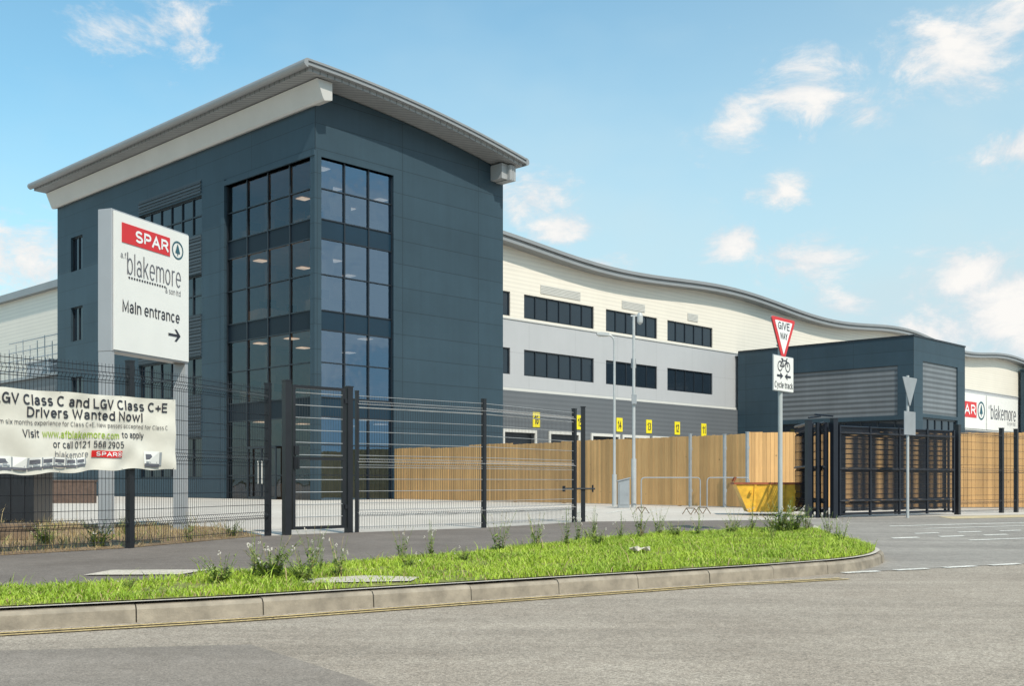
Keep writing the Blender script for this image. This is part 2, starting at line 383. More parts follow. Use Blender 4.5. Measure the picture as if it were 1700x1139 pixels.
# ------------------------------------------------------------------ office tower
off=building('office_building','dark navy office block with glazed corner and curved overhanging roof','building',0,0)
O=(0,0,.15)
G0=.15
def zr(x):
    t=x+1.5; return 19.55-.012*t-.0064*t*t
TX=12.26; TY=27.1; GX=4.6; GY=7.54; GZ=15.9
BANDS=[(4.0,4.9),(8.0,8.9),(12.2,13.1)]
ops=[(.0,GY,G0,GZ)]
strip=[(9.85,16.6,13.9,15.9),(9.85,16.6,9.7,11.8),(9.85,16.6,5.5,7.5),(9.85,16.6,1.2,3.3)]
small=[(23.6,25.2,13.9,16.0),(23.6,25.2,9.6,11.7),(23.6,25.2,5.3,7.4)]
w=MB(O)
wall(w,'y',0,0,TY,G0,18.3,ops+strip+small,.35)
wall(w,'x',0,0,TX,G0,17,[(0,GX,G0,GZ)],.35,top=lambda x:zr(x)-.5,sub=14)
w.face([(TX,0,G0),(TX,TY,G0),(TX,TY,zr(TX)-.5),(TX,0,zr(TX)-.5)])
w.face([(0,TY,G0),(0,TY,18.3),(TX,TY,17.6),(TX,TY,G0)])
part(w,'wall',off,M_NAVY)
c=MB(O)
c.box(-.06,.3,-.06,.3,G0,GZ)
c.box(-.1,.32,GY,GY+.32,G0,GZ+.32)
c.box(-.1,.32,-.06,GY,GZ,GZ+.25)
c.box(GX,GX+.16,-.06,.3,G0,GZ+.25)
c.box(.32,GX,-.06,.3,GZ,GZ+.25)
part(c,'corner_column',off,M_NAVY)
def curvebox(mb,xa,xb,ya,yb,dt,db,n=16,m=0):
    xs=[xa+(xb-xa)*k/n for k in range(n+1)]
    for a,b in zip(xs,xs[1:]):
        for y in (ya,yb): mb.face([(a,y,zr(a)-db),(b,y,zr(b)-db),(b,y,zr(b)-dt),(a,y,zr(a)-dt)],m)
        mb.face([(a,ya,zr(a)-dt),(b,ya,zr(b)-dt),(b,yb,zr(b)-dt),(a,yb,zr(a)-dt)],m)
        mb.face([(a,ya,zr(a)-db),(a,yb,zr(a)-db),(b,yb,zr(b)-db),(b,ya,zr(b)-db)],m)
    for x in (xa,xb): mb.face([(x,ya,zr(x)-db),(x,yb,zr(x)-db),(x,yb,zr(x)-dt),(x,ya,zr(x)-dt)],m)
XR=12.5
r=MB(O)
curvebox(r,-1.45,XR,-1.5,TY+.5,0,.1)
curvebox(r,-1.4,XR-.04,-1.43,TY+.45,.103,.2)
curvebox(r,-1.45,XR,-1.5,TY+.5,.203,.3)
ro=part(r,'roof',off,M_ROOFG)
r=MB(O); curvebox(r,-1.3,XR-.1,-1.3,TY+.4,.303,.46)
part(r,'soffit',off,M_SOFF)
r=MB(O)
prof=[]
for k in range(9):
    a=math.pi/2+math.pi*k/8; prof.append((-1.45+.22*math.cos(a),zr(-1.45)-.2+.2*math.sin(a)))
r.extr(prof,'y',-1.51,TY+.51)
prof=[]
for k in range(9):
    a=-math.pi/2+math.pi*k/8; prof.append((XR+.22*math.cos(a),zr(XR)-.19+.2*math.sin(a)))
r.extr(prof,'y',-1.51,TY+.51)
part(r,'roof_edge_trim',off,M_ROOFG)
r=MB(O)
r.extr([(-.62,19.02),(.22,19.02),(.22,18.22),(-.2,18.12),(-.28,18.2)],'y',-1.0,TY+.25)
part(r,'eaves_beam',off,M_BEAM)
r=MB(O)
zb=zr(12)-.5
r.box(11.3,11.7,-.85,-.02,zb-.75,zb+.04); r.box(11.7,12.15,-1.05,-.02,zb-.8,zb+.0)
for k in range(2): r.box(11.77+.16*k,11.83+.16*k,-1.08,-1.05,zb-.75,zb-.05)
part(r,'eaves_beam',off,M_BRACK)
def curtain(axis,u0,u1,n,gm,trs,sm):
    g=MB(O)
    zz=[G0]+[q for b in BANDS for q in b]+[GZ]
    for i in range(0,len(zz),2): wall(g,axis,.14,u0,u1,zz[i],zz[i+1])
    o=part(g,'curtain_window',off,gm)
    for a,b in BANDS:
        s=MB(O); wall(s,axis,.12,u0,u1,a,b); part(s,'spandrel_panel',o,sm)
    f=MB(O)
    def bx(a,b,z0,z1,d0,d1):
        if axis=='x': f.box(a,b,d0,d1,z0,z1)
        else: f.box(d0,d1,a,b,z0,z1)
    for k in range(n+1):
        u=u0+(u1-u0)*k/n; bx(max(u0,u-.032),min(u1,u+.032),G0,GZ,.06,.135)
    for z in trs+[q for b in BANDS for q in b]:
        bx(u0,u1,z-.026,z+.026,.075,.115)
    part(f,'mullion_frame',o,M_FRAME)
TR=[1.3,2.7,6.5,10.55,14.5]
curtain('y',.3,GY,4,M_GLASS,TR,M_SPAND)
curtain('x',.3,GX,3,M_GLASSB,TR,M_SPANDB)
it=MB(O)
for a,b in BANDS: it.box(.4,11.8,.4,9.,a+.05,b-.05,1)
it.box(.4,11.8,.4,9.,GZ,GZ+.1,1); it.box(.4,11.8,.4,9.,G0-.05,G0+.02,0)
it.box(11.8,11.9,.3,9.,G0,GZ,0); it.box(.3,11.8,9.,9.1,G0,GZ,0)
for x,y in ((2.6,2.6),(8,2.6),(2.6,7.5)): it.box(x-.2,x+.2,y-.2,y+.2,G0,GZ,0)
rn=random.Random(5)
for z in (G0,4.85,8.85,13.05):
    for k in range(12):
        x=rn.uniform(.7,9); y=rn.uniform(.7,7.5); it.box(x,x+1.5,y,y+.8,z,z+.75,0)
        it.box(x+.3,x+.9,y+.2,y+.25,z+.85,z+1.25,2)
    it.box(5.2,5.3,4.2,9,z,z+2.6,0); it.box(6.,11.8,4.2,4.3,z,z+1.5,1)
part(it,'interior',off,[M_INT,M_INTC,M_FRAME])
for z in (4.05,8.05,12.25,GZ):
    for x in (1.2,3.8,6.8):
        for y in (1.2,3.7,6.4):
            if rn.random()<.7:
                l=MB(O); l.box(x,x+.55,y,y+.55,z-.045,z-.02); part(l,'ceiling_light',off,M_LIGHT)
for a,b,d,e in strip: window(off,O,'y',0,a,b,d,e,6,1,.2,.07)
for a,b,d,e in small: window(off,O,'y',0,a,b,d,e,2,0,.2,.07)
for z0,z1 in ((11.85,13.85),(7.55,9.65),(3.35,5.45),(16.,16.7)):
    lv=MB(O); z=z0
    lv.box(-.012,-.003,9.9,16.55,z0,z1)
    while z<z1-.05: lv.box(-.06,-.0125,9.9,16.55,z,z+.09); z+=.17
    part(lv,'louvre',off,M_NAVY_RIB)
dr=MB(O)
for u in (3.1,4.3,5.5): dr.box(-.06,-.002,u-.05,u+.05,G0,2.65)
dr.box(-.06,-.002,3.1,5.5,2.6,2.7); dr.box(-.06,-.002,3.1,5.5,G0,G0+.12)
d=part(dr,'entrance_door',off,M_FRAME)
for u in (4.13,4.47):
    dh=MB(O); dh.rod((-.12,u,.9),(-.12,u,2.0),.03); part(dh,'handle',d,M_TRIMW)
# ------------------------------------------------------------------ warehouse
DY=13.7; DX=28.46
wh=building('warehouse','long cream and silver warehouse with wavy grey roof','building',8.2,DY)
OW=(8.2,DY,.15)
EXT=[(-40,16.9),(-20.6,16.9),(-8,18.75),(10,17.75),(26,18.35),(44.5,17.45),(62,18.3),(79,17.2),(94,18.),(112,17.1),(130,18)]
def zw(x):
    t=x-DX
    for (a,za),(b,zb) in zip(EXT,EXT[1:]):
        if a<=t<=b: return za+(zb-za)*(1-math.cos(math.pi*(t-a)/(b-a)))/2
    return 18
XE=DX+118
wins=[(836,847,2),(870,986,6),(1006,1091,5),(1108,1183,5)]
opsU=[];opsM=[];wl=[]
for a,b,n in wins:
    xa=alongx(a,DY)[0]-(2.5 if a==836 else 0); xb=alongx(b,DY)[0]
    opsU.append((xa,xb,12.95,14.7)); opsM.append((xa,xb,8.75,10.65)); wl.append((xa,xb,n))
u=MB(OW)
wall(u,'x',DY,8.2,XE,12.8,16,opsU,.3,top=zw,sub=90)
u.face([(8.2,DY,12.8),(8.2,DY,16.6),(8.2,150,16.6),(8.2,150,12.8)])
u.face([(8.2,DY,8.),(8.2,DY,12.8),(8.2,150,12.8),(8.2,150,8.)])
part(u,'upper_wall',wh,M_WHITE_RIB)
u=MB(OW); wall(u,'x',DY,8.2,XE,7.75,12.8,opsM,.3); part(u,'middle_wall',wh,M_GREY)
u=MB(OW); u.box(8.2,XE,DY-.12,DY-.002,7.55,7.75); u.box(8.2,XE,DY-.07,DY-.002,12.72,12.84)
part(u,'trim',wh,M_TRIMW)
for xa,xb,n in wl:
    window(wh,OW,'x',DY,xa,xb,12.95,14.7,n,0,.15,.09); window(wh,OW,'x',DY,xa,xb,8.75,10.65,n,0,.15,.09)
nums=[(890,'16'),(962,'15'),(1028,'14'),(1077,'13'),(1124,'12'),(1168,'11')]
nx=[(alongx(p,DY-.3)[0],s) for p,s in nums]
dop=[(x-3.4,x-.2,.9,4.55) for x,s in nx]
u=MB(OW); wall(u,'x',DY-.3,8.2,XE,.15,7.55,dop,.5); u.face([(8.2,DY-.3,7.55),(XE,DY-.3,7.55),(XE,DY,7.55),(8.2,DY,7.55)])
u.face([(8.2,DY,.15),(8.2,DY,8),(8.2,150,8),(8.2,150,.15)])
part(u,'lower_wall',wh,M_DARK_RIB)
for a,b,d,e in dop:
    q=MB(OW); q.box(a,b,DY,DY+.1,d,e); z=d+.5
    while z<e: q.box(a,b,DY-.02,DY-.002,z,z+.04); z+=.5
    p=part(q,'dock_door',wh,M_FRAME)
    q=MB(OW); q.box(a-.18,b+.18,DY-.42,DY-.302,e,e+.22); q.box(a-.18,a,DY-.42,DY-.302,d,e); q.box(b,b+.18,DY-.42,DY-.302,d,e)
    part(q,'door_surround',p,M_TRIMW)
for a,b in ((897,963),(1032,1070),(1141,1158)):
    xa,xb=alongx(a,DY)[0],alongx(b,DY)[0]
    q=MB(OW); z=15.0; q.box(xa,xb,DY-.02,DY-.003,15.,15.6)
    while z<15.55: q.box(xa,xb,DY-.06,DY-.0205,z,z+.07); z+=.11
    part(q,'louvre',wh,M_TRIMW)
r=MB(OW); n=120
xs=[7.7+(XE-7.7)*k/n for k in range(n+1)]
for a,b in zip(xs,xs[1:]):
    za,zb_=zw(a),zw(b)
    r.face([(a,DY-1.,za+.1),(b,DY-1.,zb_+.1),(b,150,zb_+.1),(a,150,za+.1)])
    for y,t,bb in ((DY-1.,.1,-.15),(DY-.8,-.15,-.35),(DY-.95,-.35,-.55)):
        r.face([(a,y,za+bb),(b,y,zb_+bb),(b,y,zb_+t),(a,y,za+t)])
    r.face([(a,DY-1.,za-.15),(b,DY-1.,zb_-.15),(b,DY-.8,zb_-.15),(a,DY-.8,za-.15)])
    r.face([(a,DY-.8,za-.35),(b,DY-.8,zb_-.35),(b,DY-.95,zb_-.35),(a,DY-.95,za-.35)])
    r.face([(a,DY-.95,za-.55),(b,DY-.95,zb_-.55),(b,DY,zb_-.55),(a,DY,za-.55)])
r.box(7.7,8.19,DY-1,150,16.45,17.02)
part(r,'roof',wh,M_ROOFG)
for x,s in nx:
    w_=W(x,DY-.34)
    t=thing('dock_number_sign','small yellow dock number plate reading '+s+' on dark wall','sign',(w_[0],w_[1],5.55),TH,group='yellow dock number plates')
    q=MB(); q.box(-.38,.38,0,.03,-.55,.55); part(q,'plate',t,M_YEL)
    text(t,s,0,0,.46,.66,M_TXT,-.01,.16)
PX=56.6;PY=-3.1;PXE=67.1;PZ=12.8
pb=building('loading_entrance_block','dark navy projecting entrance block with grey shutter panels','building',PX,PY)
OP=(PX,PY,.15)
y1=alongy(1297,PX)[0]; y0=alongy(1490,PX)[0]
zt=1+(800-607)/F*alongy(1490,PX)[1]; zb2=1+(800-690)/F*alongy(1490,PX)[1]
x0=alongx(1532,PY)[0]; x1=alongx(1590,PY)[0]; zt2=10.9;zb3=6.6
u=MB(OP)
wall(u,'y',PX,PY,DY-.35,.15,PZ,[(y0,y1,zb2,zt),(y0-1.2,y1,.15,zb2-.35)],.3)
wall(u,'x',PY,PX,PXE,.15,PZ,[(x0,x1,zb3,zt2),(x0,x1,.15,zb3-.3)],.3)
u.face([(PX,PY,PZ-.3),(PXE,PY,PZ-.3),(PXE,DY,PZ-.3),(PX,DY,PZ-.3)]); u.face([(PXE,PY,.15),(PXE,DY,.15),(PXE,DY,PZ),(PXE,PY,PZ)])
part(u,'wall',pb,M_NAVY)
u=MB(OP); u.box(PX-.06,PXE+.06,PY-.06,PY-.002,PZ,PZ+.12); u.box(PX-.06,PX-.002,PY,DY-.4,PZ,PZ+.12); part(u,'parapet_trim',pb,M_FRAME)
u=MB(OP); wall(u,'y',PX+.12,y0,y1,zb2,zt); part(u,'shutter',pb,M_SHUT)
u=MB(OP); wall(u,'x',PY+.12,x0,x1,zb3,zt2); part(u,'shutter',pb,M_SHUT)
window(pb,OP,'y',PX,y0-1.2,y1,.15,zb2-.35,8,1,.2,.12); window(pb,OP,'x',PY,x0,x1,.15,zb3-.3,5,1,.2,.14)
xf=128.4; u=building('plant_block','dark navy plant block against the far warehouse end','building',xf,10)
q=MB((xf,10,.15)); q.box(xf,xf+14,10,DY-.4,.15,16.4); q.box(xf-.1,xf+14.1,9.9,DY-.4,16.4,16.6)
part(q,'wall',u,M_NAVY)
def emblem(parent,cx,cz,rr,y,warp=None,mat=None):
    mat=mat or M_TEAL
    q=MB(); n=28
    W_=warp or (lambda x,z,y:(x,y,z))
    for k in range(n):
        a=2*math.pi*k/n;b=2*math.pi*(k+1)/n
        q.face([W_(cx+rr*math.cos(a),cz+rr*math.sin(a),y),W_(cx+rr*math.cos(b),cz+rr*math.sin(b),y),W_(cx+.82*rr*math.cos(b),cz+.82*rr*math.sin(b),y),W_(cx+.82*rr*math.cos(a),cz+.82*rr*math.sin(a),y)])
    pts=[(0,.72),(.2,.3),(.42,-.3),(.3,-.36),(.07,-.36),(.07,-.62),(-.07,-.62),(-.07,-.36),(-.3,-.36),(-.42,-.3),(-.2,.3)]
    q.face([W_(cx+rr*a,cz+rr*b,y) for a,b in pts][::-1])
    return part(q,'emblem',parent,mat)
xa=alongx(1603,DY-.1)[0]-5; xm=alongx(1637,DY-.1)[0]; xb=alongx(1689,DY-.1)[0]
w_=W(xm,DY-.15)
fs=thing('fascia_sign','large white fascia sign with red name box on warehouse wall','sign',(w_[0],w_[1],10.1),TH)
q=MB(); q.box(xa-xm,-.15,0,.1,-2.3,2.2); part(q,'panel',fs,M_SIGNW)
q=MB(); q.box(.15,xb-xm,0,.1,-2.3,2.2); part(q,'panel',fs,M_SIGNW)
q=MB(); q.box(xa-xm+.5,-3.4,-.03,-.004,-.9,1.1); part(q,'red_box',fs,M_RED)
text(fs,'SPAR',(xa-xm+.5-3.4)/2,.1,abs(xa-xm+3.9)*.9,1.3,M_TXTW,-.05,.22)
emblem(fs,-1.8,.1,1.2,-.03)
wd=xb-xm
text(fs,'blakemore',wd*.53,.1,wd*.8,1.9,M_TXTG,-.03,.09)
text(fs,'a.f.',wd*.1,.75,wd*.08,.5,M_TXTG,-.03,.09)
text(fs,'& son ltd',wd*.78,-1.2,wd*.25,.5,M_TXTG,-.03,.1)
an=building('plant_annex','low dark ribbed annex with roof guard rail beside office block','building',1,TY+.3)
OA=(1,TY+.3,.15)
q=MB(OA); q.box(1,8.1,TY+.3,80,.15,7.9); part(q,'wall',an,M_DARK_RIB)
q=MB(OA); q.box(.8,8.1,TY+.3,80,7.92,8.1); part(q,'roof',an,M_ROOFG)
q=MB(OA)
for k in range(26):
    y=TY+.8+k*1.6; q.rod((1.1,y,8.1),(1.1,y,9.4),.03)
for z in (8.7,9.35): q.rod((1.1,TY+.8,z),(1.1,TY+40,z),.03)
for k in range(9): q.rod((2.+k*.01,TY+3+k*1.2,8.1),(2.,TY+3+k*1.2,11.0-.25*(k%3)),.035)
for z in (9.6,10.2,10.9): q.rod((2,TY+3,z),(2,TY+12.6,z),.035)
part(q,'guard_rail',an,M_GALV)
for a,b,h in ((2,5,9.7),(8,12,9.5)):
    q=MB(OA); q.box(3,5,TY+a,TY+b,8.11,h); q.box(2.9,5.1,TY+a-.1,TY+b+.1,h,h+.08); part(q,'plant_unit',an,M_GREY)
# ------------------------------------------------------------------ ground
def cr(pts,n=6):
    out=[]
    P_=[pts[0]]+pts+[pts[-1]]
    for i in range(1,len(P_)-2):
        p0,p1,p2,p3=[Vector(p) for p in P_[i-1:i+3]]
        for k in range(n):
            t=k/n
            out.append(.5*((2*p1)+(-p0+p2)*t+(2*p0-5*p1+4*p2-p3)*t*t+(-p0+3*p1-3*p2+p3)*t*t*t))
    out.append(Vector(pts[-1])); return out
def offset(pts,d):
    out=[]
    for i,p in enumerate(pts):
        a=pts[max(0,i-1)];b=pts[min(len(pts)-1,i+1)]
        t=(b-a).normalized(); out.append(p+Vector((-t.y,t.x))*d)
    return out
Kp=[(-14,1.8),(-9,4.42),(-3.43,7.34),(-2.21,7.98),(-1.4,8.5),(0,9.45),(1.43,10.4),(2.81,11.35),(3.85,12.25),(4.5,13.3),(4.85,14.6),(5.3,18.2),(5.9,21.),(6.6,25)]
K=cr(Kp,8)
def resample(pts,step):
    out=[pts[0].copy()];acc=0
    for a,b in zip(pts,pts[1:]):
        L=(b-a).length;t=step-acc
        while t<=L:
            out.append(a+(b-a)*(t/L)); t+=step
        acc=(acc+L)%step if L+acc>=step else acc+L
    return out
q=MB(); S=1500
q.face([(-S,-S,-.06),(S,-S,-.06),(S,S,-.06),(-S,S,-.06)])
structure(q,'ground',M_FIELD,'flat green brown open ground reaching the horizon','ground')
q=MB(); q.face([(-60,-40,0),(90,-40,0),(90,60,0),(45,36,0),(7,22,0),(-60,20,0)])
structure(q,'road',M_ROAD,'worn sunlit tan grey asphalt road','road')
q=MB(); q.face([(-9,3.6,.004),(-5,-2,.004),(1.6,1.2,.004),(-.75,5.5,.004),(-1.6,6.7,.004),(-4.5,6.2,.004)])
structure(q,'road_patch',M_ROADP,'darker smoother repaired asphalt patch in the road','road')
iK=offset(K,.06)
q=MB()
slab=[(p.x,p.y,.146) for p in iK]+[(42.6,43.9,.146),(300,180,.146),(300,420,.146),(-300,420,.146),(-300,-140,.146),(-30,-6.5,.146)]
q.face(slab); structure(q,'yard',M_YARD,'pale concrete yard surface around the buildings','ground')
i0=min(range(len(K)),key=lambda i:(K[i]-Vector((3.4,11.9))).length)
E=K[i0:]; L=[0]
for a,b in zip(E,E[1:]): L.append(L[-1]+(b-a).length)
RD=Vector((.885,.465))
def rz(v): v=max(0,min(1,v)); return .004+.144*v*v*(3-2*v)
def ep(v,a):
    d=v*L[-1]
    for i in range(len(E)-1):
        if L[i]<=d<=L[i+1]+1e-6:
            t=(d-L[i])/(L[i+1]-L[i]); p=E[i]+(E[i+1]-E[i])*t; return p+RD*a
    return E[-1]+RD*a
q=MB(); n=30
for k in range(n):
    a,b=k/n,(k+1)/n; p0,p1,p2,p3=ep(a,-.02),ep(a,41),ep(b,41),ep(b,-.02)
    q.face([(p0.x,p0.y,rz(a)),(p1.x,p1.y,rz(a)),(p2.x,p2.y,rz(b)),(p3.x,p3.y,rz(b))])
structure(q,'entrance_road',M_ENTR,'grey asphalt site entrance rising gently from the road','road')
def emark(mb,v0,v1,a0,a1,sk=0):
    P4=[ep(v0,a0),ep(v0,a1),ep(v1,a1+sk),ep(v1,a0+sk)]; Z=[rz(v0),rz(v0),rz(v1),rz(v1)]
    mb.face([(p.x,p.y,z+.006) for p,z in zip(P4,Z)])
q=MB()
for k in range(9):
    s=Vector((3.62,11.86))+RD*(k*.78); e=s+RD*.52; nn=Vector((-RD.y,RD.x))*.1
    q.face([(s.x,s.y,.008),(e.x,e.y,.008),(e.x+nn.x,e.y+nn.y,.012),(s.x+nn.x,s.y+nn.y,.012)])
for k in range(5):
    emark(q,.43,.448,1.2+k*1.1,1.8+k*1.1); emark(q,.5,.515,2.+k*1.1,2.6+k*1.1)
emark(q,.6,.612,2.4,7.5,.3); emark(q,.36,.372,2.6,6.); emark(q,.68,.695,1.8,9)
structure(q,'road_markings',M_MARK,'white painted give way dashes across the entrance','road marking')
q=MB(); emark(q,.86,.97,4.3,16)
structure(q,'tactile_paving',M_TACT,'buff coloured paving strip at the site entrance','pavement')
q=MB()
yl=[p for p in K if p.x<2.0]; ex=[Vector((2.6,11.05)),Vector((3.0,11.27)),Vector((3.3,11.43))]
yl=yl+ex
for d0 in (-.14,-.26):
    a=offset(yl,d0);b=offset(yl,d0-.055)
    for i in range(len(a)-1): q.face([(b[i].x,b[i].y,.008),(b[i+1].x,b[i+1].y,.008),(a[i+1].x,a[i+1].y,.008),(a[i].x,a[i].y,.008)])
structure(q,'yellow_lines',M_MARKY,'faded double yellow lines painted beside the kerb','road marking')
q=MB(); R_=resample(K,.305)
for i in range(0,len(R_)-3,3):
    seg=R_[i:i+4]
    seg=[seg[0]+(seg[1]-seg[0])*.015,seg[1],seg[2],seg[3]-(seg[3]-seg[2])*.015]
    dz=random.uniform(-.007,.004); dn=random.uniform(-.006,.006)
    sec=[(0+dn,-.05),(0.012+dn,.098+dz),(.035+dn,.126+dz),(.12,.132+dz),(.12,-.05)]
    rows=[]
    for j,p in enumerate(seg):
        a=seg[max(0,j-1)];b=seg[min(3,j+1)]; t=(b-a).normalized(); nn=Vector((-t.y,t.x))
        rows.append([q.P(p.x+nn.x*s_,p.y+nn.y*s_,z_) for s_,z_ in sec])
    for j in range(3):
        for k in range(5):
            q.f.append([rows[j][k],rows[j+1][k],rows[j+1][(k+1)%5],rows[j][(k+1)%5]]); q.m.append(0)
    q.f.append(rows[0][::-1]);q.m.append(0);q.f.append(rows[-1]);q.m.append(0)
structure(q,'kerb',M_CONC,'weathered concrete kerb stones curving into the entrance','kerb')
Bk=cr([(-14,3.0),(-8,5.9),(-4.0,8.6),(-2.7,9.75),(-1.3,11.8),(.15,14.0),(1.9,16.9),(3.6,18.7),(4.9,19.4),(5.25,19.2)],6)
Fn=[(-14,1.5+4),(-8.2,9.3),(-5.88,12.55),(-4.88,14.0),(-3.83,17.2),(-3.6,17.4),(-2.66,18.3),(-.52,20.2),(1.3,22.9),(1.46,23.1)]
q=MB()
iv=offset(K,.115)
path=[(p.x,p.y) for p in Bk]+[(5.95,21.6),(6.5,24.6)]+[(1.6,23.3)]+Fn[::-1][1:]+[(-16,4.6)]
q.face([(x,y,.150) for x,y in path]); structure(q,'pavement',M_PATH,'dark asphalt footpath beside the mesh fence','pavement')
soil=[(-16,6.5),(-8.2,9.35),(-5.88,12.6),(-4.9,14.05),(-3.9,17.2),(-4.6,18.6),(-5.6,20.6),(-10.6,23),(-22,24),(-30,10)]
q=MB(); q.face([(x,y,.152) for x,y in soil]); structure(q,'soil_strip',M_SOIL,'dry brown soil and straw behind the fence','ground')
vg=[(p.x,p.y) for p in iv if p.y<19.2]+[(p.x,p.y) for p in Bk[::-1]]
q=MB(); q.face([(x,y,.154) for x,y in vg]); structure(q,'verge',M_VERGE,'grass verge soil between kerb and footpath','ground')
q=MB(); q.face([(-3.85,9.85,.162),(-3.0,9.9,.162),(-2.88,10.45,.162),(-3.8,10.4,.162)])
q.face([(-1.75,9.0,.166),(-.85,9.2,.166),(-.8,9.6,.166),(-1.3,9.75,.166),(-1.8,9.35,.166)])
structure(q,'concrete_patches',M_PATCH,'pale concrete slabs set in path and verge','pavement')
q=MB()
for k in range(7):
    a=W(2+k*2.6,-6); b=W(2+k*2.6,-11); c2=W(2.12+k*2.6,-11); d2=W(2.12+k*2.6,-6)
    q.face([(p[0],p[1],.152) for p in (a,b,c2,d2)])
for k in range(8):
    a=(-3+k*1.1,27+k*.5); q.face([(a[0],a[1],.152),(a[0]+.12,a[1],.152),(a[0]+1.4,a[1]+5,.152),(a[0]+1.28,a[1]+5,.152)])
structure(q,'parking_lines',M_MARK,'white parking bay lines painted on the yard','road marking')
def inside(x,y,poly):
    c_=False;j=len(poly)-1
    for i in range(len(poly)):
        xi,yi=poly[i];xj,yj=poly[j]
        if (yi>y)!=(yj>y) and x<(xj-xi)*(y-yi)/(yj-yi)+xi: c_=not c_
        j=i
    return c_
bare=[(-1.3,9.3,.55),(1.6,12.6,.3),(-.6,10.2,.25),(3.2,14.6,.35),(-2.5,8.8,.25),(.4,11.,.3),(2.4,13.6,.3),(3.6,16.2,.4),(-4.2,8.1,.3)]
def grassmesh(poly,bb,n,h0,h1,name,mats,label,cutoff=.36,straw=.1):
    V=[];Fc=[];MI=[]; c_=0
    while c_<n:
        x=random.uniform(bb[0],bb[1]);y=random.uniform(bb[2],bb[3])
        if not inside(x,y,poly): continue
        c_+=1
        d=mnoise.noise(Vector((x*1.3,y*1.3,0)))*.5+.5+ mnoise.noise(Vector((x*5,y*5,3)))*.3
        if d<cutoff and random.random()<.8: continue
        if any((x-a)**2+(y-b)**2<r_*r_ for a,b,r_ in bare) and random.random()<.9: continue
        h=random.uniform(h0,h1)*(.35+1.1*max(d,.1))
        if random.random()<.02: h*=2.4
        a=random.uniform(0,6.28); w_=random.uniform(.003,.0065)
        l=random.uniform(.2,1.2)*h; la=random.uniform(0,6.28)
        dx,dy=math.cos(a)*w_,math.sin(a)*w_; lx,ly=math.cos(la)*l,math.sin(la)*l
        i=len(V)
        V+= [(x-dx,y-dy,.15),(x+dx,y+dy,.15),(x+dx*.7+lx*.4,y+dy*.7+ly*.4,.15+h*.65),(x-dx*.7+lx*.4,y-dy*.7+ly*.4,.15+h*.65),(x+lx,y+ly,.15+h)]
        Fc+=[(i,i+1,i+2,i+3),(i+3,i+2,i+4)]
        mi=1 if random.random()<straw else 0; MI+=[mi,mi]
    me=bpy.data.meshes.new(name); me.from_pydata(V,[],Fc)
    for m in mats: me.materials.append(m)
    me.polygons.foreach_set('material_index',MI); me.update()
    o=bpy.data.objects.new(name,me); COL.objects.link(o)
    o['label']=label;o['category']='grass';o['kind']='stuff'
grassmesh(vg,(-6,5.4,6,19.6),115000,.028,.075,'grass',[M_GRASS,M_STRAW],'bright green uneven grass on the kerbside verge',.34,.07)
grassmesh(soil,(-11,-3.8,9,22),14000,.05,.16,'dry_grass',[M_STRAW,M_LEAF],'patchy straw coloured grass behind the fence',.55)
def weedmesh(seed,n,h,spread,bushy,flower):
    rn=random.Random(seed); q=MB()
    q.rod((0,0,-.02),(0,0,.01),spread*.32,8,1)
    for k in range(n):
        a=rn.uniform(0,6.28); rr=rn.uniform(0,spread)*.3; x,y=rr*math.cos(a),rr*math.sin(a)
        hh=h*rn.uniform(.45,1.); ou=rn.uniform(.3,1.)*spread; lx,ly=rn.uniform(-.15,.15)*hh+ou*math.cos(a),rn.uniform(-.15,.15)*hh+ou*math.sin(a)
        pts=[(x+lx*t**1.4,y+ly*t**1.4,hh*t) for t in (0,.35,.7,1)]
        for p,r_ in zip(zip(pts,pts[1:]),(.004,.003,.002)): q.rod(p[0],p[1],r_,3,1 if rn.random()<.3 else 0,cap=False)
        nl=int(hh*bushy)
        for j in range(nl):
            t=rn.uniform(.05,.95); bx_,by_,bz_=x+lx*t**1.4,y+ly*t**1.4,hh*t
            an_=rn.uniform(0,6.28); ll=rn.uniform(.03,.09)*(1.25-t); up=rn.uniform(-.3,.8)*ll; ww=ll*.22
            dx,dy=math.cos(an_),math.sin(an_)
            q.face([(bx_,by_,bz_),(bx_+dx*ll*.5-dy*ww,by_+dy*ll*.5+dx*ww,bz_+up*.6),(bx_+dx*ll,by_+dy*ll,bz_+up),(bx_+dx*ll*.5+dy*ww,by_+dy*ll*.5-dx*ww,bz_+up*.6)],0)
        if rn.random()<flower:
            for j in range(5):
                c0=Vector(pts[-1])+Vector((rn.uniform(-.015,.015),rn.uniform(-.015,.015),rn.uniform(-.03,.015)))
                s_=.006
                q.rod(c0-Vector((0,0,s_)),c0+Vector((0,0,s_)),s_,5,2)
    return mesh_of(q,'weed_plant',[M_LEAF,M_STRAW,M_FLOWER])
wm=[weedmesh(1,16,.34,.22,90,.2),weedmesh(2,10,.55,.14,45,.5),weedmesh(3,24,.44,.3,110,.2),weedmesh(4,8,.68,.12,35,.7)]
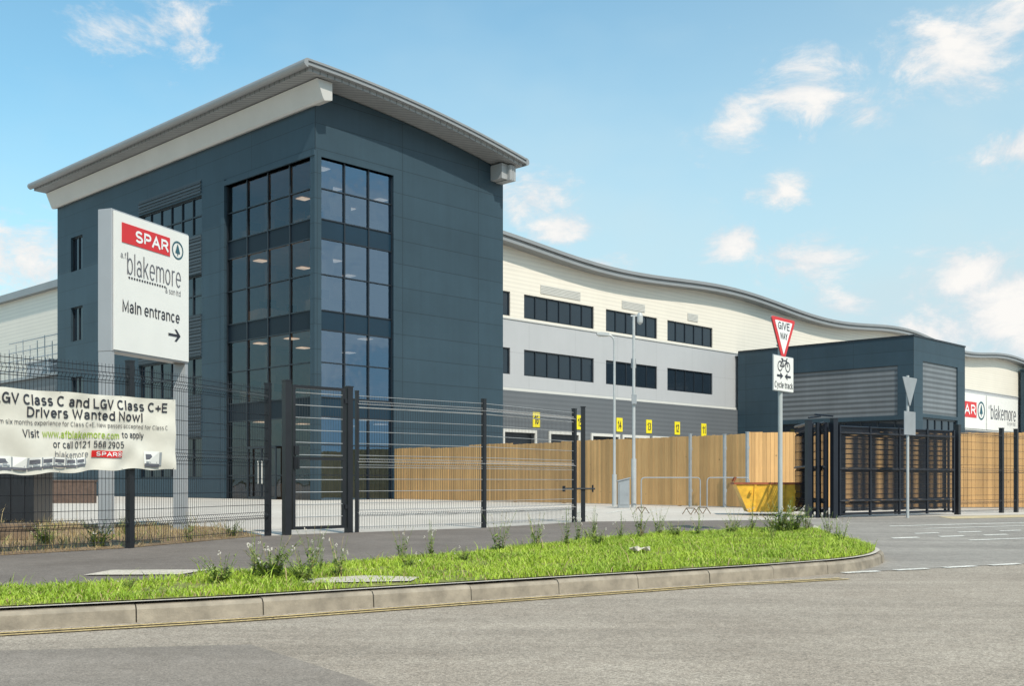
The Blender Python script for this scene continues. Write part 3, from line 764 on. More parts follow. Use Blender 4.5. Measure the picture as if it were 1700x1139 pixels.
WE=[(-2.05,9.35,2,.95),(-1.75,9.25,0,.9),(-2.4,9.1,0,.8),(-1.0,10.6,0,.5),(-2.0,11.,1,.8),(-.5,11.6,0,.5),(-.15,13.2,1,.95),(.7,14.2,3,.9),(1.15,14.6,0,.7),(1.9,16.2,1,1),(2.5,16.8,0,.8),(2.9,17,3,.8),(3.5,17.6,0,.8),(4.35,18.,2,1.3),(4.55,17.9,3,1.),(4.7,18.3,2,1.1),(4.9,17.,1,.8),(4.6,15.3,1,.7),(-3.0,8.6,0,.4),
 (-5.4,14.3,0,1.1),(-4.6,15.6,1,.8),(-6.3,14.8,2,.8),(-4.35,17,0,.8),(-6.2,17.5,1,.7),(-1.55,9.8,1,.7),(1.3,17.4,3,.8),(3.9,16.4,1,.6),(1.1,15.4,0,.7),(-2.25,9.6,3,.7),(-.9,12.3,3,.7),
 (-1.2,11.9,1,.7),(.3,13.8,1,.9),(.9,15.1,3,.8),(1.6,16.,3,.7),(2.3,17.2,1,.9),(4.1,18.7,3,.9),(5.0,18.6,1,.9),(3.7,18.2,1,.8),(-1.8,10.3,3,.5),(4.8,16.2,3,.6)]
for x,y,k,s in WE:
    o=bpy.data.objects.new('weed_plant',wm[k]); COL.objects.link(o); o.location=(x,y,.15); o.scale=(s,s,s); o.rotation_euler=(0,0,random.uniform(0,6))
    o['label']=['low bushy green weed in the verge','thin tall flowering weed stems in grass','dense leafy green weed clump in grass','tall wispy seeding weed in grass'][k]; o['category']='weed'; o['group']='weeds growing in the verge'
# ------------------------------------------------------------------ mesh fences
def panel(mb,A,B,z0,z1,o,r=.0032,vs=.05,hs=.2,folds=(.12,.5,.93),fo=.035,hm=1,hr=1.3):
    A=Vector(A);B=Vector(B);d=B-A;L_=d.length;d/=L_;nn=Vector((d.y,-d.x))
    H=z1-z0; fz=[z0+H*f for f in folds]
    prof=[(z0,0)]
    for f in fz: prof+=[(f-.05,0),(f,fo),(f+.05,0)]
    prof.append((z1,0))
    n_=int(L_/vs)
    for k in range(n_+1):
        p=A+d*(L_*k/n_)
        for (za,oa),(zb_,ob) in zip(prof,prof[1:]):
            mb.rod((p.x+nn.x*oa-o[0],p.y+nn.y*oa-o[1],za-o[2]),(p.x+nn.x*ob-o[0],p.y+nn.y*ob-o[1],zb_-o[2]),r,3,0,cap=False)
    z=z0+.04; hz=[]
    while z<z1: hz.append((z,0)); z+=hs
    for f in fz: hz+=[(f-.05,0),(f,fo),(f+.05,0)]
    for z,of in hz:
        a=A+nn*(of+.006);b=B+nn*(of+.006)
        mb.rod((a.x-o[0],a.y-o[1],z-o[2]),(b.x-o[0],b.y-o[1],z-o[2]),r*hr,4,hm,cap=False)
def post(mb,x,y,z0,z1,w,o,rot=0.,cap=True):
    c_,s_=math.cos(rot)*w/2,math.sin(rot)*w/2
    poly=[(-c_+s_,-s_-c_),(c_+s_,s_-c_),(c_-s_,s_+c_),(-c_-s_,-s_+c_)]
    mb.extr([(x-o[0]+a,y-o[1]+b) for a,b in poly],'z',z0-o[2],z1-o[2])
    if cap: mb.extr([(x-o[0]+a*1.12,y-o[1]+b*1.12) for a,b in poly],'z',z1-o[2],z1-o[2]+.02)
def run(pts,label,widths,zt_=2.46,name='mesh_fence',vs=.05,hs=.2,hm=1,hr=1.3):
    o=(pts[0][0],pts[0][1],.15)
    t=thing(name,label,'fence',o,0,group='black mesh security fencing')
    for i,p in enumerate(pts):
        a=pts[max(0,i-1)];b=pts[min(len(pts)-1,i+1)]; an_=math.atan2(b[1]-a[1],b[0]-a[0])
        q=MB(); post(q,p[0],p[1],.12,zt_+.05,widths[i],o,an_); part(q,'post',t,M_BLACK)
    for a,b in zip(pts,pts[1:]):
        q=MB(); panel(q,a,b,.2,zt_,o,vs=vs,hs=hs,hm=hm,hr=hr); part(q,'mesh_panel',t,[M_BLACK,M_WIREH])
    return t
run([(-9.8,7.1),(-8.2,9.3),(-6.45,11.75),(-4.88,14.0),(-3.83,17.2)],'black welded mesh fence with posts beside the footpath',[.08]*5,2.48,hm=0)
run([(-2.6,18.38),(-.52,20.2),(1.3,22.9)],'black mesh fence run between pedestrian gate and vehicle entrance',[.05,.07,.08],hm=1,hr=1.8)
t=thing('gate_post','black steel gate post with slide bolt and hinge','gate post',(1.5,23.15,.15))
q=MB(); q.box(-.045,.045,-.045,.045,-.03,2.42); q.box(-.055,.055,-.055,.055,2.42,2.44); part(q,'post',t,M_BLACK)
q=MB(); q.rod((-.4,-.06,.7),(.25,-.06,.7),.02); q.box(-.44,-.38,-.1,-.02,.64,.76); q.rod((.2,-.06,.63),(.2,-.06,.78),.02); q.rod((-.2,-.06,.15),(-.2,-.06,2.3),.015)
part(q,'slide_bolt',t,M_BLACK)
ga=Vector((-3.58,17.42));gb=Vector((-2.72,18.25)); gd=(gb-ga).normalized(); ang=math.atan2(gd.y,gd.x); GL=(gb-ga).length
t=thing('pedestrian_gate','closed black steel mesh pedestrian gate with keypad lock','gate',(ga.x,ga.y,.15),ang)
q=MB(); q.box(-.055,.055,-.055,.055,-.03,2.45); q.box(-.062,.062,-.062,.062,2.45,2.47); part(q,'post',t,M_BLACK)
q=MB(); q.box(GL-.05,GL+.05,-.055,.055,-.03,2.42); q.box(GL-.06,GL+.06,-.06,.06,2.42,2.44); part(q,'post',t,M_BLACK)
q=MB()
a_,b_=.1,GL-.08
q.box(a_,a_+.05,-.025,.025,.08,2.4);q.box(b_-.05,b_,-.025,.025,.08,2.4);q.box(a_+.05,b_-.05,-.025,.025,.08,.13);q.box(a_+.05,b_-.05,-.025,.025,2.35,2.4);q.box(a_+.05,b_-.05,-.025,.025,1.2,1.25)
lf=part(q,'gate_leaf',t,M_BLACK)
q=MB(); x=a_+.09
while x<b_-.05: q.rod((x,0,.13),(x,0,2.36),.003,3,cap=False); x+=.05
z=.28
while z<2.35: q.rod((a_+.05,-.01,z),(b_-.05,-.01,z),.007,4,1,cap=False); z+=.2
part(q,'mesh_infill',lf,[M_BLACK,M_WIREH])
q=MB(); q.box(a_+.01,a_+.11,-.05,-.028,1.05,1.25); q.rod((a_+.06,-.09,1.05),(a_+.06,-.09,1.25),.01); q.box(a_+.02,a_+.1,-.05,.05,1.28,1.42); part(q,'lock',lf,M_BLACK)
for z in (.4,2.15):
    q=MB(); q.box(b_-.02,b_+.1,-.045,.045,z,z+.07); part(q,'hinge',lf,M_BLACK)
t=thing('folding_gate','tall black bi-fold vehicle gate folded open beside the entrance','gate',(6.95,25.7,.15))
og=(6.95,25.7,.15)
for k,(x,y,h,w_) in enumerate(((6.95,25.7,2.3,.12),(7.07,25.85,2.25,.06),(7.16,25.7,2.25,.06),(7.25,25.85,2.25,.06),(7.34,25.7,2.25,.06),(7.42,25.85,2.25,.06),(7.52,25.6,2.34,.13))):
    q=MB(); post(q,x,y,.12,h+.12,w_,og,.4); part(q,'post',t,M_GATE)
for (a,b) in (((6.98,25.75),(7.12,27.6)),((7.12,25.9),(7.24,27.7)),((7.3,25.65),(7.4,27.6)),((7.4,25.9),(7.52,27.8))):
    q=MB()
    panel(q,a,b,.3,2.33,og,.004,.05,.2,hm=0)
    for z in (.25,1.3,2.33): q.rod((a[0]-og[0],a[1]-og[1],z-.1),(b[0]-og[0],b[1]-og[1],z-.1),.03,4)
    part(q,'gate_leaf',t,M_GATE)
q=MB()
z=2.3
q.rod((0.,0,z+.05),(.35,.25,z+.1),.02); q.rod((.55,-.1,z+.08),(.2,.2,z+.14),.02)
part(q,'folding_arm',t,M_GATE)
t=thing('swing_gate','wide black mesh vehicle gate leaf standing open in overlapping layers','gate',(7.65,25.6,.15)); og=(7.65,25.6,.15)
for j,(dx,dy,e) in enumerate(((0,0,(11.3,28.05)),(.1,.22,(11.2,28.35)),(.25,.5,(11.45,28.75)))):
    A=(7.65+dx,25.6+dy); B=(e[0],e[1])
    q=MB(); panel(q,A,B,.3,2.27,og,.0068,.034,.12,hm=0,hr=1.)
    gl=part(q,'gate_leaf',t,M_GATE)
    q=MB(); v=Vector(B)-Vector(A); n_=2 if j else 4
    for k in range(n_+1):
        p=Vector(A)+v*(k/n_); post(q,p.x,p.y,.2,2.3,.05,og,math.atan2(v.y,v.x))
    for z in (.24,1.25,2.29):
        q.rod((A[0]-og[0],A[1]-og[1],z-.15),(B[0]-og[0],B[1]-og[1],z-.15),.022,4)
    part(q,'gate_frame',gl,M_GATE)
run([(11.5,28.3),(13.35,29.9),(14.0,30.45),(16.2,32.4)],'black mesh fence with heavy posts beyond the vehicle gate',[.12,.1,.1,.08],2.4,hm=0)
# ------------------------------------------------------------------ banner
bd=(Vector((-4.88,14.0))-Vector((-6.45,11.75))).normalized(); ba=math.atan2(bd.y,bd.x)
b0=Vector((-6.45,11.75))+Vector((bd.y,-bd.x))*.08
bt=thing('banner','wrinkled white vinyl recruitment banner tied to the mesh fence','banner',(b0.x,b0.y,.0),ba)
BX0,BX1,BZ0,BZ1=.2,3.36,1.12,2.08
def bw(x,z,y):
    u_=(x-BX0)/(BX1-BX0); tz=(z-BZ0)/(BZ1-BZ0); tb=(1-tz)**2
    zz=z-(.04*math.sin(math.pi*u_*1.6+.4)+.012*math.sin(x*11))*tb -.01*abs(math.sin(math.pi*u_*4))*tz**3
    yy=y-.014*math.sin(x*6+z*4)-.008*math.sin(x*15-z*13)*(.5+.5*math.sin(x*3+1))-.007*math.sin(z*14+x*5)-.022*math.sin(x*13+z*7)*tb
    return (x,yy-.03,zz)
q=MB(); nx_,nz_=150,48
idx=[[q.P(*bw(BX0+(BX1-BX0)*i/nx_,BZ0+(BZ1-BZ0)*j/nz_,0)) for j in range(nz_+1)] for i in range(nx_+1)]
for i in range(nx_):
    for j in range(nz_): q.f.append([idx[i][j],idx[i+1][j],idx[i+1][j+1],idx[i][j+1]]);q.m.append(0)
part(q,'banner_sheet',bt,M_BANNER,smooth=True)
def bt_(s,xa,xb,cz,h,mat,th=.12): return text(bt,s,(xa+xb)/2,cz,xb-xa,h,mat,-.01,th,warp=bw)
bt_('LGV Class C and LGV Class C+E',.86,3.22,1.965,.125,M_TXT,.19)
bt_('Drivers Wanted Now!',1.26,2.85,1.82,.12,M_TXT,.19)
bt_('Minimum six months experience for Class C+E. New passes accepted for Class C',.72,3.22,1.69,.07,M_TXT,.11)
bt_('Visit',1.2,1.42,1.575,.09,M_TXT,.15); bt_('www.afblakemore.com',1.46,2.5,1.57,.09,M_LIME,.15); bt_('to apply',2.54,2.88,1.57,.105,M_TXT,.14)
bt_('or call 0121 568 2905',1.6,2.56,1.45,.085,M_TXT,.14)
bt_('blakemore',1.62,2.08,1.33,.08,M_TXTG,.1)
q=MB()
for i in range(12):
    x=2.12+.42*i/12;x2=2.12+.42*(i+1)/12
    q.face([bw(x,1.285,-.012),bw(x2,1.285,-.012),bw(x2,1.37,-.012),bw(x,1.37,-.012)])
part(q,'red_box',bt,M_RED)
text(bt,'SPAR',2.32,1.328,.28,.055,M_TXTW,-.018,.22,warp=bw)
emblem(bt,2.5,1.328,.032,-.018,bw,M_TXTW)
def truck(x,z,s):
    q=MB(); H_=.26*s
    def rc(a,b,c_,d_,m,yy): q.face([bw(a,c_,yy),bw(b,c_,yy),bw(b,d_,yy),bw(a,d_,yy)],m)
    rc(x,x+.3*s,z+.03,z+H_,0,-.011); rc(x+.03*s,x+.27*s,z+H_*.5,z+H_*.82,1,-.015); rc(x,x+.3*s,z+.005,z+.06*s,1,-.016); rc(x+.03*s,x+.09*s,z+.07*s,z+.1*s,2,-.018);rc(x+.2*s,x+.26*s,z+.07*s,z+.1*s,2,-.018)
    rc(x+.1*s,x+.2*s,z+.08*s,z+.12*s,2,-.018)
    rc(x+.302*s,x+.34*s,z+.03,z+H_*.95,2,-.013)
    part(q,'truck_picture',bt,[M_SIGNW,M_TXTG,M_STEELG])
x=.5
for k in range(9): truck(x,1.15+.004*k,.66-.03*k); x+=.3*(.66-.03*k)*1.05
truck(2.86,1.15,.85)
for x in (.85,1.7,2.55,3.32):
    for z in (BZ1-.01,BZ0+.01):
        q=MB(); p=bw(x,z,0); q.rod((p[0],p[1]-.005,p[2]),(p[0],.08,p[2]+.03),.004,4); part(q,'tie',bt,M_BLACK)
# ------------------------------------------------------------------ totem sign
td=Vector((.333,.943)); ta=math.atan2(td.y,td.x)
tt=thing('totem_sign','tall grey and white main entrance totem sign on two posts','sign',(-6.43,17.6,.15),ta)
q=MB(); q.box(.0,2.02,0,.27,2.95,5.25); part(q,'sign_body',tt,M_TOTEM,bev=.01)
q=MB(); q.box(.04,2.0,-.02,-.002,2.98,5.22); part(q,'sign_face',tt,M_SIGNW)
for x in (.0,1.94):
    q=MB(); q.box(x,x+.08,.01,.26,-.05,2.948); q.box(x-.04,x+.12,-.03,.3,-.04,.02); part(q,'post',tt,M_TOTEM)
q=MB(); q.box(.22,1.46,-.03,-.022,4.75,5.07); part(q,'red_box',tt,M_RED)
text(tt,'SPAR',.98,4.91,.86,.2,M_TXTW,-.034,.25,gap=.14)
emblem(tt,1.68,4.9,.16,-.026)
text(tt,'blakemore',1.06,4.43,1.42,.36,M_TXTG,-.026,.07)
text(tt,'a.f.',.27,4.54,.16,.1,M_TXTG,-.026,.1)
text(tt,'& son ltd',1.55,4.15,.42,.1,M_TXTG,-.026,.1)
q=MB()
for k in range(15):
    x=.4+k*.066
    q.rod((x,-.022,4.2),(x,-.03,4.2),.018,8)
part(q,'dotted_line',tt,M_TXT)
text(tt,'Main entrance',.985,3.72,1.5,.2,M_TXT,-.026,.15)
q=MB(); y=-.026
q.face([(1.42,y,3.38),(1.70,y,3.38),(1.70,y,3.425),(1.42,y,3.425)])
for s in (1,-1):
    q.face([(1.76,y,3.4025),(1.65,y,3.4025+.105*s),(1.59,y,3.4025+.105*s),(1.69,y,3.4025)])
part(q,'arrow',tt,M_TXT)
# ------------------------------------------------------------------ give way sign
sa=math.radians(50)
gw=thing('give_way_sign','red and white give way triangle above cycle track plate','road sign',(4.49,18.2,.15),sa)
q=MB(); q.rod((0,.04,-.05),(0,.04,3.5),.038,14); q.rod((0,.04,3.5),(0,.04,3.52),.042,14); part(q,'pole',gw,M_POLE)
def tri(s,cz): h=s*.866; return [(0,cz-h*2/3),(s/2,cz+h/3),(-s/2,cz+h/3)]
def rtri(s,cz,r):
    out=[]; P3=[Vector(p) for p in tri(s,cz)]
    for i in range(3):
        p=P3[i];a=P3[i-1];b=P3[(i+1)%3]; u_=(a-p).normalized();v_=(b-p).normalized()
        for t in (0,.25,.5,.75,1):
            e=p+u_*r*(1-t)**2*1.0+v_*r*t**2; out.append((e.x,e.y))
    return out
q=MB(); q.extr(rtri(.88,3.31,.07),'y',-.02,-.008); part(q,'warning_plate',gw,[M_RED])
q=MB(); q.extr(rtri(.64,3.325,.03),'y',-.024,-.0205); part(q,'white_triangle',gw,M_TXTW)
q=MB(); q.extr(rtri(.9,3.31,.07),'y',-.0075,.002); part(q,'plate_back',gw,M_GALV)
text(gw,'GIVE',0,3.43,.42,.125,M_TXT,-.027,.19); text(gw,'WAY',0,3.265,.26,.11,M_TXT,-.027,.19)
q=MB(); q.box(-.37,.37,-.02,.0,2.34,2.94); part(q,'plate',gw,M_GALV,bev=.01)
q=MB(); q.box(-.355,.355,-.024,-.0205,2.355,2.925); part(q,'plate_face',gw,M_SIGNW)
q=MB(); y=-.028
def ring(cx,cz,rr):
    for k in range(20):
        a=2*math.pi*k/20;b=2*math.pi*(k+1)/20
        q.face([(cx+rr*math.cos(a),y,cz+rr*math.sin(a)),(cx+rr*math.cos(b),y,cz+rr*math.sin(b)),(cx+.76*rr*math.cos(b),y,cz+.76*rr*math.sin(b)),(cx+.76*rr*math.cos(a),y,cz+.76*rr*math.sin(a))])
def ln(a,b,w_=.01):
    a=Vector(a);b=Vector(b);d_=(b-a).normalized();n_=Vector((-d_.y,d_.x))*w_
    q.face([(a.x-n_.x,y-.001,a.y-n_.y),(b.x-n_.x,y-.001,b.y-n_.y),(b.x+n_.x,y-.001,b.y+n_.y),(a.x+n_.x,y-.001,a.y+n_.y)])
ring(-.14,2.76,.088);ring(.14,2.76,.088)
ln((-.14,2.76),(-.06,2.86));ln((-.06,2.86),(.1,2.86));ln((.14,2.76),(.09,2.89));ln((0,2.76),(-.07,2.88));ln((0,2.76),(.1,2.86));ln((-.14,2.76),(0,2.76));ln((-.1,2.885),(-.03,2.885));ln((.09,2.89),(.13,2.9))
for s in (1,-1):
    ln((-.25*s,2.6),(-.09*s,2.6),.018)
    q.face([(-.03*s,y,2.6),(-.13*s,y,2.66),(-.13*s,y,2.54)])
part(q,'cycle_symbol',gw,M_TXT)
text(gw,'Cycle track',0,2.44,.66,.13,M_TXT,-.028,.15)
for z in (2.45,2.82,3.1,3.42):
    q=MB(); q.box(-.05,.05,.0025,.085,z,z+.03); part(q,'bracket',gw,M_GALV)
gs=thing('road_sign','grey back of a triangular road sign and plate on pole','road sign',(9.31,25.8,.15),math.radians(46))
q=MB(); q.rod((0,0,-.05),(0,0,3.35),.035,12); part(q,'pole',gs,M_POLE)
q=MB(); q.extr(rtri(.8,3.07,.06),'y',-.06,-.045); q.box(-.05,.05,-.044,.0,3.1,3.13); part(q,'warning_plate',gs,M_STEELG)
q=MB(); q.box(-.3,.3,-.06,-.045,1.95,2.5); q.box(-.05,.05,-.044,0,2.2,2.23); part(q,'plate',gs,M_STEELG)
t=thing('street_lamp','tall grey street lamp with short arm and flat lantern','street lamp',(3.55,38,.15))
q=MB(); q.rod((0,0,-.05),(0,0,1.1),.08,12); q.rod((0,0,1.1),(0,0,5.7),.05,12,r2=.038)
q.path([(0,0,5.7),(-.03,0,5.82),(-.1,0,5.9),(-.2,0,5.95)],.035,10); part(q,'pole',t,M_POLE)
q=MB(); q.extr([(-.18,5.9),(-.2,6.0),(-.45,6.03),(-.62,6.0),(-.6,5.93)],'y',-.12,.12); l=part(q,'lantern',t,M_POLE)
q=MB(); q.box(-.55,-.25,-.08,.08,5.885,5.899); part(q,'lens',l,M_LAMP)
t=thing('camera_pole','slim grey pole carrying a domed security camera','security camera',(4.0,36,.15))
q=MB(); q.rod((0,0,-.05),(0,0,1.6),.085,12); q.rod((0,0,1.6),(0,0,6.3),.055,12,r2=.045); q.rod((-.1,0,6.3),(.2,0,6.3),.03); part(q,'pole',t,M_POLE)
q=MB()
for z0_,z1_,r0,r1 in ((6.3,6.4,.1,.06),(6.15,6.3,.1,.1),(6.08,6.15,.09,.1),(6.02,6.08,.04,.09)): q.rod((.2,0,z0_),(.2,0,z1_),r0,12,r2=r1)
part(q,'dome_camera',t,M_POLE)
for a in ((-.08,.08,-.13,-.05,3.4,3.7),(-.08,.08,.05,.13,4.6,4.9)):
    q=MB(); q.box(*a); part(q,'junction_box',t,M_STEELG)
t=thing('utility_cabinet','small grey metal utility cabinet with sloping top by the pole','cabinet',(3.62,35.6,.15))
q=MB(); q.extr([(-.18,0),(.18,0),(.18,.95),(-.18,.85)],'y',-.15,.15); q.extr([(-.21,.85),(.21,.955),(.21,.99),(-.21,.885)],'y',-.18,.18); part(q,'body',t,M_STEELG)
q=MB(); q.box(-.14,.14,-.165,-.152,.1,.78); q.box(.1,.12,-.18,-.166,.4,.5); part(q,'door',t,M_STEELG)
# ------------------------------------------------------------------ timber fence
def tfence(pts,label):
    a=Vector(pts[0]);b=Vector(pts[1]);L_=(b-a).length; ang_=math.atan2(b.y-a.y,b.x-a.x)
    t=thing('timber_fence',label,'fence',(a.x,a.y,.15),ang_,group='tall close-board timber fencing')
    n_=max(1,round(L_/3)); step=L_/n_
    for k in range(n_):
        q=MB(); x=k*step; dz=random.uniform(-.045,.045)
        while x<(k+1)*step-.02:
            w_=.118; h=2.43+dz+random.uniform(-.012,.012)
            q.box(x,min(x+w_,(k+1)*step),-.014+random.uniform(-.006,.005),.012,.02,h); x+=.125
        for z in (.4,1.25,2.1): q.box(k*step,(k+1)*step,.02,.07,z,z+.09)
        part(q,'fence_panel',t,M_WOOD)
        q=MB(); q.box(k*step-.05,k*step+.05,.072,.17,0,2.36); part(q,'post',t,M_WOOD)
    return t
tfence([(-5.7,53.3),(7.7,35.9)],'long tall new close-board timber fence across the yard')
tfence([(7.72,35.95),(26,35.2)],'tall new close-board timber fence behind the vehicle gate')
for k,(x,y,h) in enumerate(((6.0,36.9,2.6),(7.0,36.1,2.55),(7.62,35.5,2.6))):
    t=thing('steel_post','galvanised steel post standing at the timber fence','post',(x,y,.15),.5,group='galvanised posts by the fence')
    q=MB(); q.box(-.04,.04,-.04,.04,-.02,h-.15); q.box(-.05,.05,-.05,.05,h-.15,h-.13); q.box(.04,.07,-.03,.03,.5,.6); q.box(.04,.07,-.03,.03,1.9,2.0); part(q,'shaft',t,M_GALV)
def hoop(x,y,ang_,L_,h=.98):
    t=thing('pedestrian_barrier','galvanised tubular pedestrian guard rail in the yard','barrier',(x,y,.15),ang_,group='galvanised guard rails')
    q=MB(); r_=.1
    q.path([(0,0,-.02),(0,0,h-r_),(.03,0,h-.03),(r_,0,h),(L_-r_,0,h),(L_-.03,0,h-.03),(L_,0,h-r_),(L_,0,-.02)],.019,8); part(q,'rail_frame',t,M_GALV)
hoop(4.15,35.2,.12,1.95); hoop(6.3,35.4,-.05,1.35)
for x,y in ((3.55,29.2),(4.7,28.2),(5.15,29.0)):
    t=thing('trestle','small low timber trestle standing on the yard','trestle',(x,y,.15),.4,group='low trestles')
    q=MB(); q.path([(-.12,0,0),(0,0,.16),(.12,0,0)],.012,6); q.path([(-.12,.4,0),(0,.4,.16),(.12,.4,0)],.012,6); q.rod((0,0,.16),(0,.4,.16),.012); part(q,'frame',t,M_SLEEPER)
t=thing('builders_skip','yellow builders skip with rusty red end standing in yard','skip',(6.65,28.2,.15),-.12)
q=MB()
prof=[(-.62,.08),(.5,.08),(.86,.78),(-.92,.78)]
for y0_,y1_ in ((-.55,-.51),(.51,.55)): q.extr(prof,'y',y0_,y1_)
q.extr([(-.62,.08),(.5,.08),(.5,.12),(-.62,.12)],'y',-.51,.51)
q.extr([(-.62,.08),(-.59,.08),(-.89,.78),(-.92,.78)],'y',-.51,.51)
part(q,'hull',t,M_SKIPY)
q=MB(); q.extr([(.47,.08),(.5,.08),(.86,.78),(.83,.78)],'y',-.51,.51); q.extr([(.52,.1),(.6,.1),(.93,.76),(.87,.76)],'y',-.56,.56); part(q,'end_plate',t,M_SKIPR)
q=MB()
for y_ in (-.58,.55): q.box(-.97,.92,y_,y_+.03+.02,.78,.83)
for x_ in (-.97,.87): q.box(x_,x_+.05,-.53,.53,.78,.83)
q.path([(-.95,-.3,.85),(-.9,-.3,.95),(-.9,.3,.95),(-.95,.3,.85)],.02)
part(q,'rim',t,M_SKIPR)
for x_ in (-.5,-.15,.2):
    q=MB(); q.extr([(x_,.1),(x_+.06,.1),(x_+.1,.77),(x_+.04,.77)],'y',-.585,-.552); part(q,'side_rib',t,M_SKIPY)
for x_ in (-.55,.55):
    q=MB(); q.rod((x_,-.66,.6),(x_,-.55,.6),.04,8); part(q,'lifting_lug',t,M_SKIPY)
q=MB(); rn=random.Random(3)
for k in range(10):
    x_=rn.uniform(-.6,.5);y_=rn.uniform(-.35,.35); q.rod((x_,y_,.4),(x_+rn.uniform(-.4,.4),y_+rn.uniform(-.2,.2),rn.uniform(.6,.82)),rn.uniform(.02,.06),5)
part(q,'rubble',t,M_SLEEPER)
t=thing('storage_container','low black steel storage container behind the fence','container',(-11.65,20.9,.15),.15)
q=MB(); q.box(0,2.4,0,1.4,.05,1.15); q.box(-.03,2.43,-.03,1.43,1.15,1.2)
for k in range(9): q.box(.06+k*.26,.16+k*.26,-.03,-.002,.1,1.1)
q.box(0,.3,.1,1.3,-.02,.05);q.box(2.1,2.4,.1,1.3,-.02,.05)
part(q,'body',t,M_BLACK)
t=thing('timber_sleepers','stack of old timber sleepers lying on dry soil','timber',(-9.1,15.6,.15),.12)
for a in ((0,2.2,0,.22,0,.12),(.1,2.3,.24,.46,0,.12),(.02,2.15,.08,.34,.122,.24)):
    q=MB(); q.box(*a); part(q,'beam',t,M_SLEEPER,bev=.01)
t=thing('low_wall','low dark brick wall in front of the office','wall',(-24,43,.15),.05)
q=MB(); q.box(0,7.5,0,.22,0,.85); q.box(-.03,7.53,-.03,.25,.85,.92); part(q,'brickwork',t,M_BRICK)
t=thing('litter','crumpled pale paper litter lying in the grass','litter',(1.5,12.9,.18))
q=MB(); g=[[q.P(-.12+.24*i/5,-.06+.12*j/3,.03+.03*math.sin(i*2.1+j*3.3)) for j in range(4)] for i in range(6)]
for i in range(5):
    for j in range(3): q.f.append([g[i][j],g[i+1][j],g[i+1][j+1],g[i][j+1]]);q.m.append(0)
part(q,'paper',t,M_PATCH)
# ------------------------------------------------------------------ light, sky
sd=Vector((.36,-.76,.95)).normalized()
el=math.asin(sd.z); rot=math.atan2(sd.x,sd.y)
sl=bpy.data.lights.new('sun','SUN'); sl.energy=4.4; sl.angle=math.radians(.5); sl.color=(1,.92,.79)
so=bpy.data.objects.new('sun',sl); COL.objects.link(so); so.rotation_euler=sd.to_track_quat('Z','Y').to_euler(); so.location=(0,-20,40)
wd=bpy.data.worlds.new('World'); scene.world=wd; wd.use_nodes=True; nt=wd.node_tree
bg=nt.nodes['Background']; bg.inputs[1].default_value=.1
sky=N(nt,'ShaderNodeTexSky',sky_type='NISHITA'); sky.sun_disc=False; sky.sun_elevation=el; sky.sun_rotation=rot
sky.air_density=1.2; sky.dust_density=1.; sky.ozone_density=1.2
tc=N(nt,'ShaderNodeTexCoord').outputs['Generated']
nv=N(nt,'ShaderNodeVectorMath',operation='NORMALIZE'); nt.links.new(tc,nv.inputs[0]); D=nv.outputs[0]
sp=N(nt,'ShaderNodeSeparateXYZ'); nt.links.new(D,sp.inputs[0])
blobs=[(250,50,.09,.68),(310,80,.05,.7),(200,20,.07,.5),(30,440,.13,1.0),(0,90,.04,.4),(870,330,.06,1.1),(920,385,.055,1.0),(1000,440,.05,.8),(1350,150,.08,1.05),(1440,185,.065,1.),(1220,205,.07,.9),(1340,110,.035,.7),
 (1610,90,.1,1.1),(1690,40,.08,1.),(1690,250,.06,1.),(1300,320,.04,.9),(1220,400,.05,1.),(1330,440,.08,1.0),(1400,490,.06,.85),(1620,455,.09,1.15),(1690,520,.12,1.3),(1570,550,.08,1.05),(60,380,.05,.5)]
dirs=[(Vector(((px-850)/F,1,(800-py)/F)).normalized(),r_,s_) for px,py,r_,s_ in blobs]
dirs+=[(Vector(v).normalized(),r_,s_) for v,r_,s_ in (((1,-.12,.17),.2,1.2),((1,.02,.3),.12,.9))]
tot=None
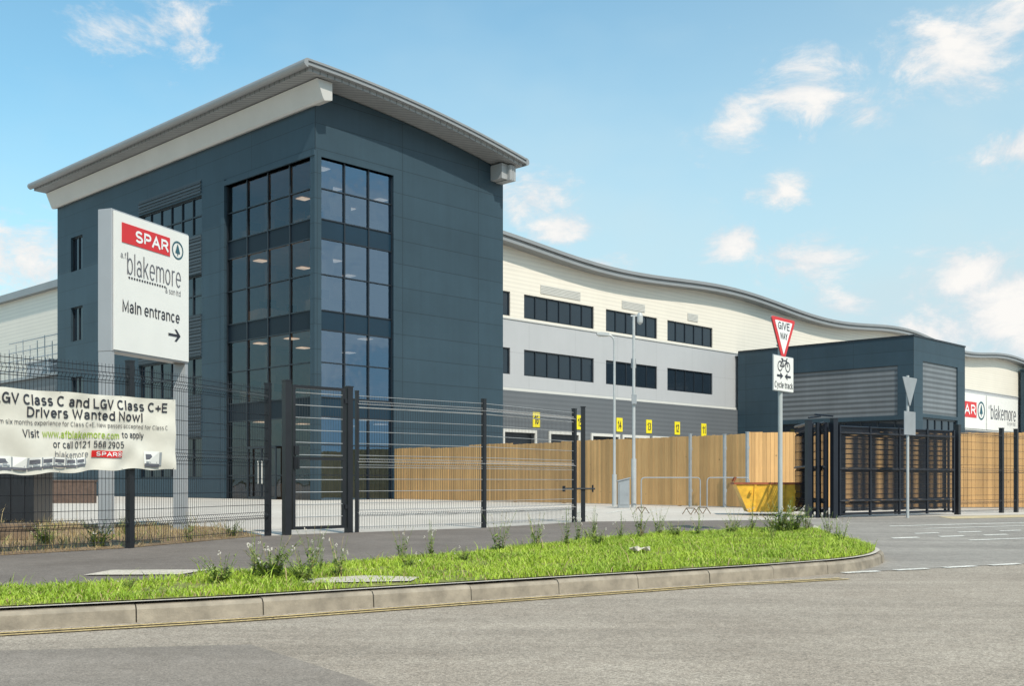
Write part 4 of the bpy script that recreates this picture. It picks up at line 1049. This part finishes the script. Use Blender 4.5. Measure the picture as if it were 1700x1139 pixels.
for v,r_,s_ in dirs:
    sb=N(nt,'ShaderNodeVectorMath',operation='SUBTRACT'); nt.links.new(D,sb.inputs[0]); sb.inputs[1].default_value=v
    ml=N(nt,'ShaderNodeVectorMath',operation='MULTIPLY'); nt.links.new(sb.outputs[0],ml.inputs[0]); ml.inputs[1].default_value=(1,1,1.6)
    ln_=N(nt,'ShaderNodeVectorMath',operation='LENGTH'); nt.links.new(ml.outputs[0],ln_.inputs[0])
    m_=ramp(nt,ln_.outputs['Value'],0,r_,s_,0,'LINEAR')
    tot=m_ if tot is None else val(nt,'MAXIMUM',tot,m_)
sc=N(nt,'ShaderNodeVectorMath',operation='MULTIPLY'); nt.links.new(D,sc.inputs[0]); sc.inputs[1].default_value=(1,1,1.7)
n1=noise(nt,sc.outputs[0],14,9,.68,.35); n2=noise(nt,sc.outputs[0],28,4,.6)
cl=val(nt,'ADD',n1,val(nt,'MULTIPLY',tot,.4))
back=ramp(nt,sp.outputs[1],.3,-.2,0,.12); cl=val(nt,'ADD',cl,back)
mask=ramp(nt,cl,.64,.9,0,.97,'SMOOTHSTEP')
dense=ramp(nt,val(nt,'ADD',cl,val(nt,'MULTIPLY',n2,.5)),.95,1.25,0,1)
ccol=mixc(nt,dense,(7.4,7.9,8.3),(9.9,9.65,9.3))
hz=ramp(nt,sp.outputs[2],.0,.5,.86,.02,'SMOOTHSTEP')
hr=ramp(nt,sp.outputs[0],-.42,.45,-.32,.27); hh=val(nt,'ADD',hz,hr)
veil=ramp(nt,noise(nt,sc.outputs[0],3.2,4,.6),.42,.7,0,.25); hh=val(nt,'ADD',hh,veil,clamp=True)
scl=N(nt,'ShaderNodeVectorMath',operation='MULTIPLY'); nt.links.new(sky.outputs[0],scl.inputs[0]); scl.inputs[1].default_value=(1.4,1.95,1.85)
base=mixc(nt,hh,scl.outputs[0],(6.,7.8,8.5))
out=mixc(nt,mask,base,ccol)
nt.links.new(out,bg.inputs[0])
# ------------------------------------------------------------------ camera
cam=bpy.data.cameras.new('camera'); co=bpy.data.objects.new('camera',cam); COL.objects.link(co)
co.location=(0,0,1.0); co.rotation_euler=(math.radians(90),0,0)
cam.sensor_width=36; cam.lens=36*F/1700; cam.shift_y=230.5/1700; cam.clip_end=4000; cam.clip_start=.05
scene.camera=co
scene.view_settings.view_transform='Standard'; scene.view_settings.look='None'; scene.view_settings.exposure=0
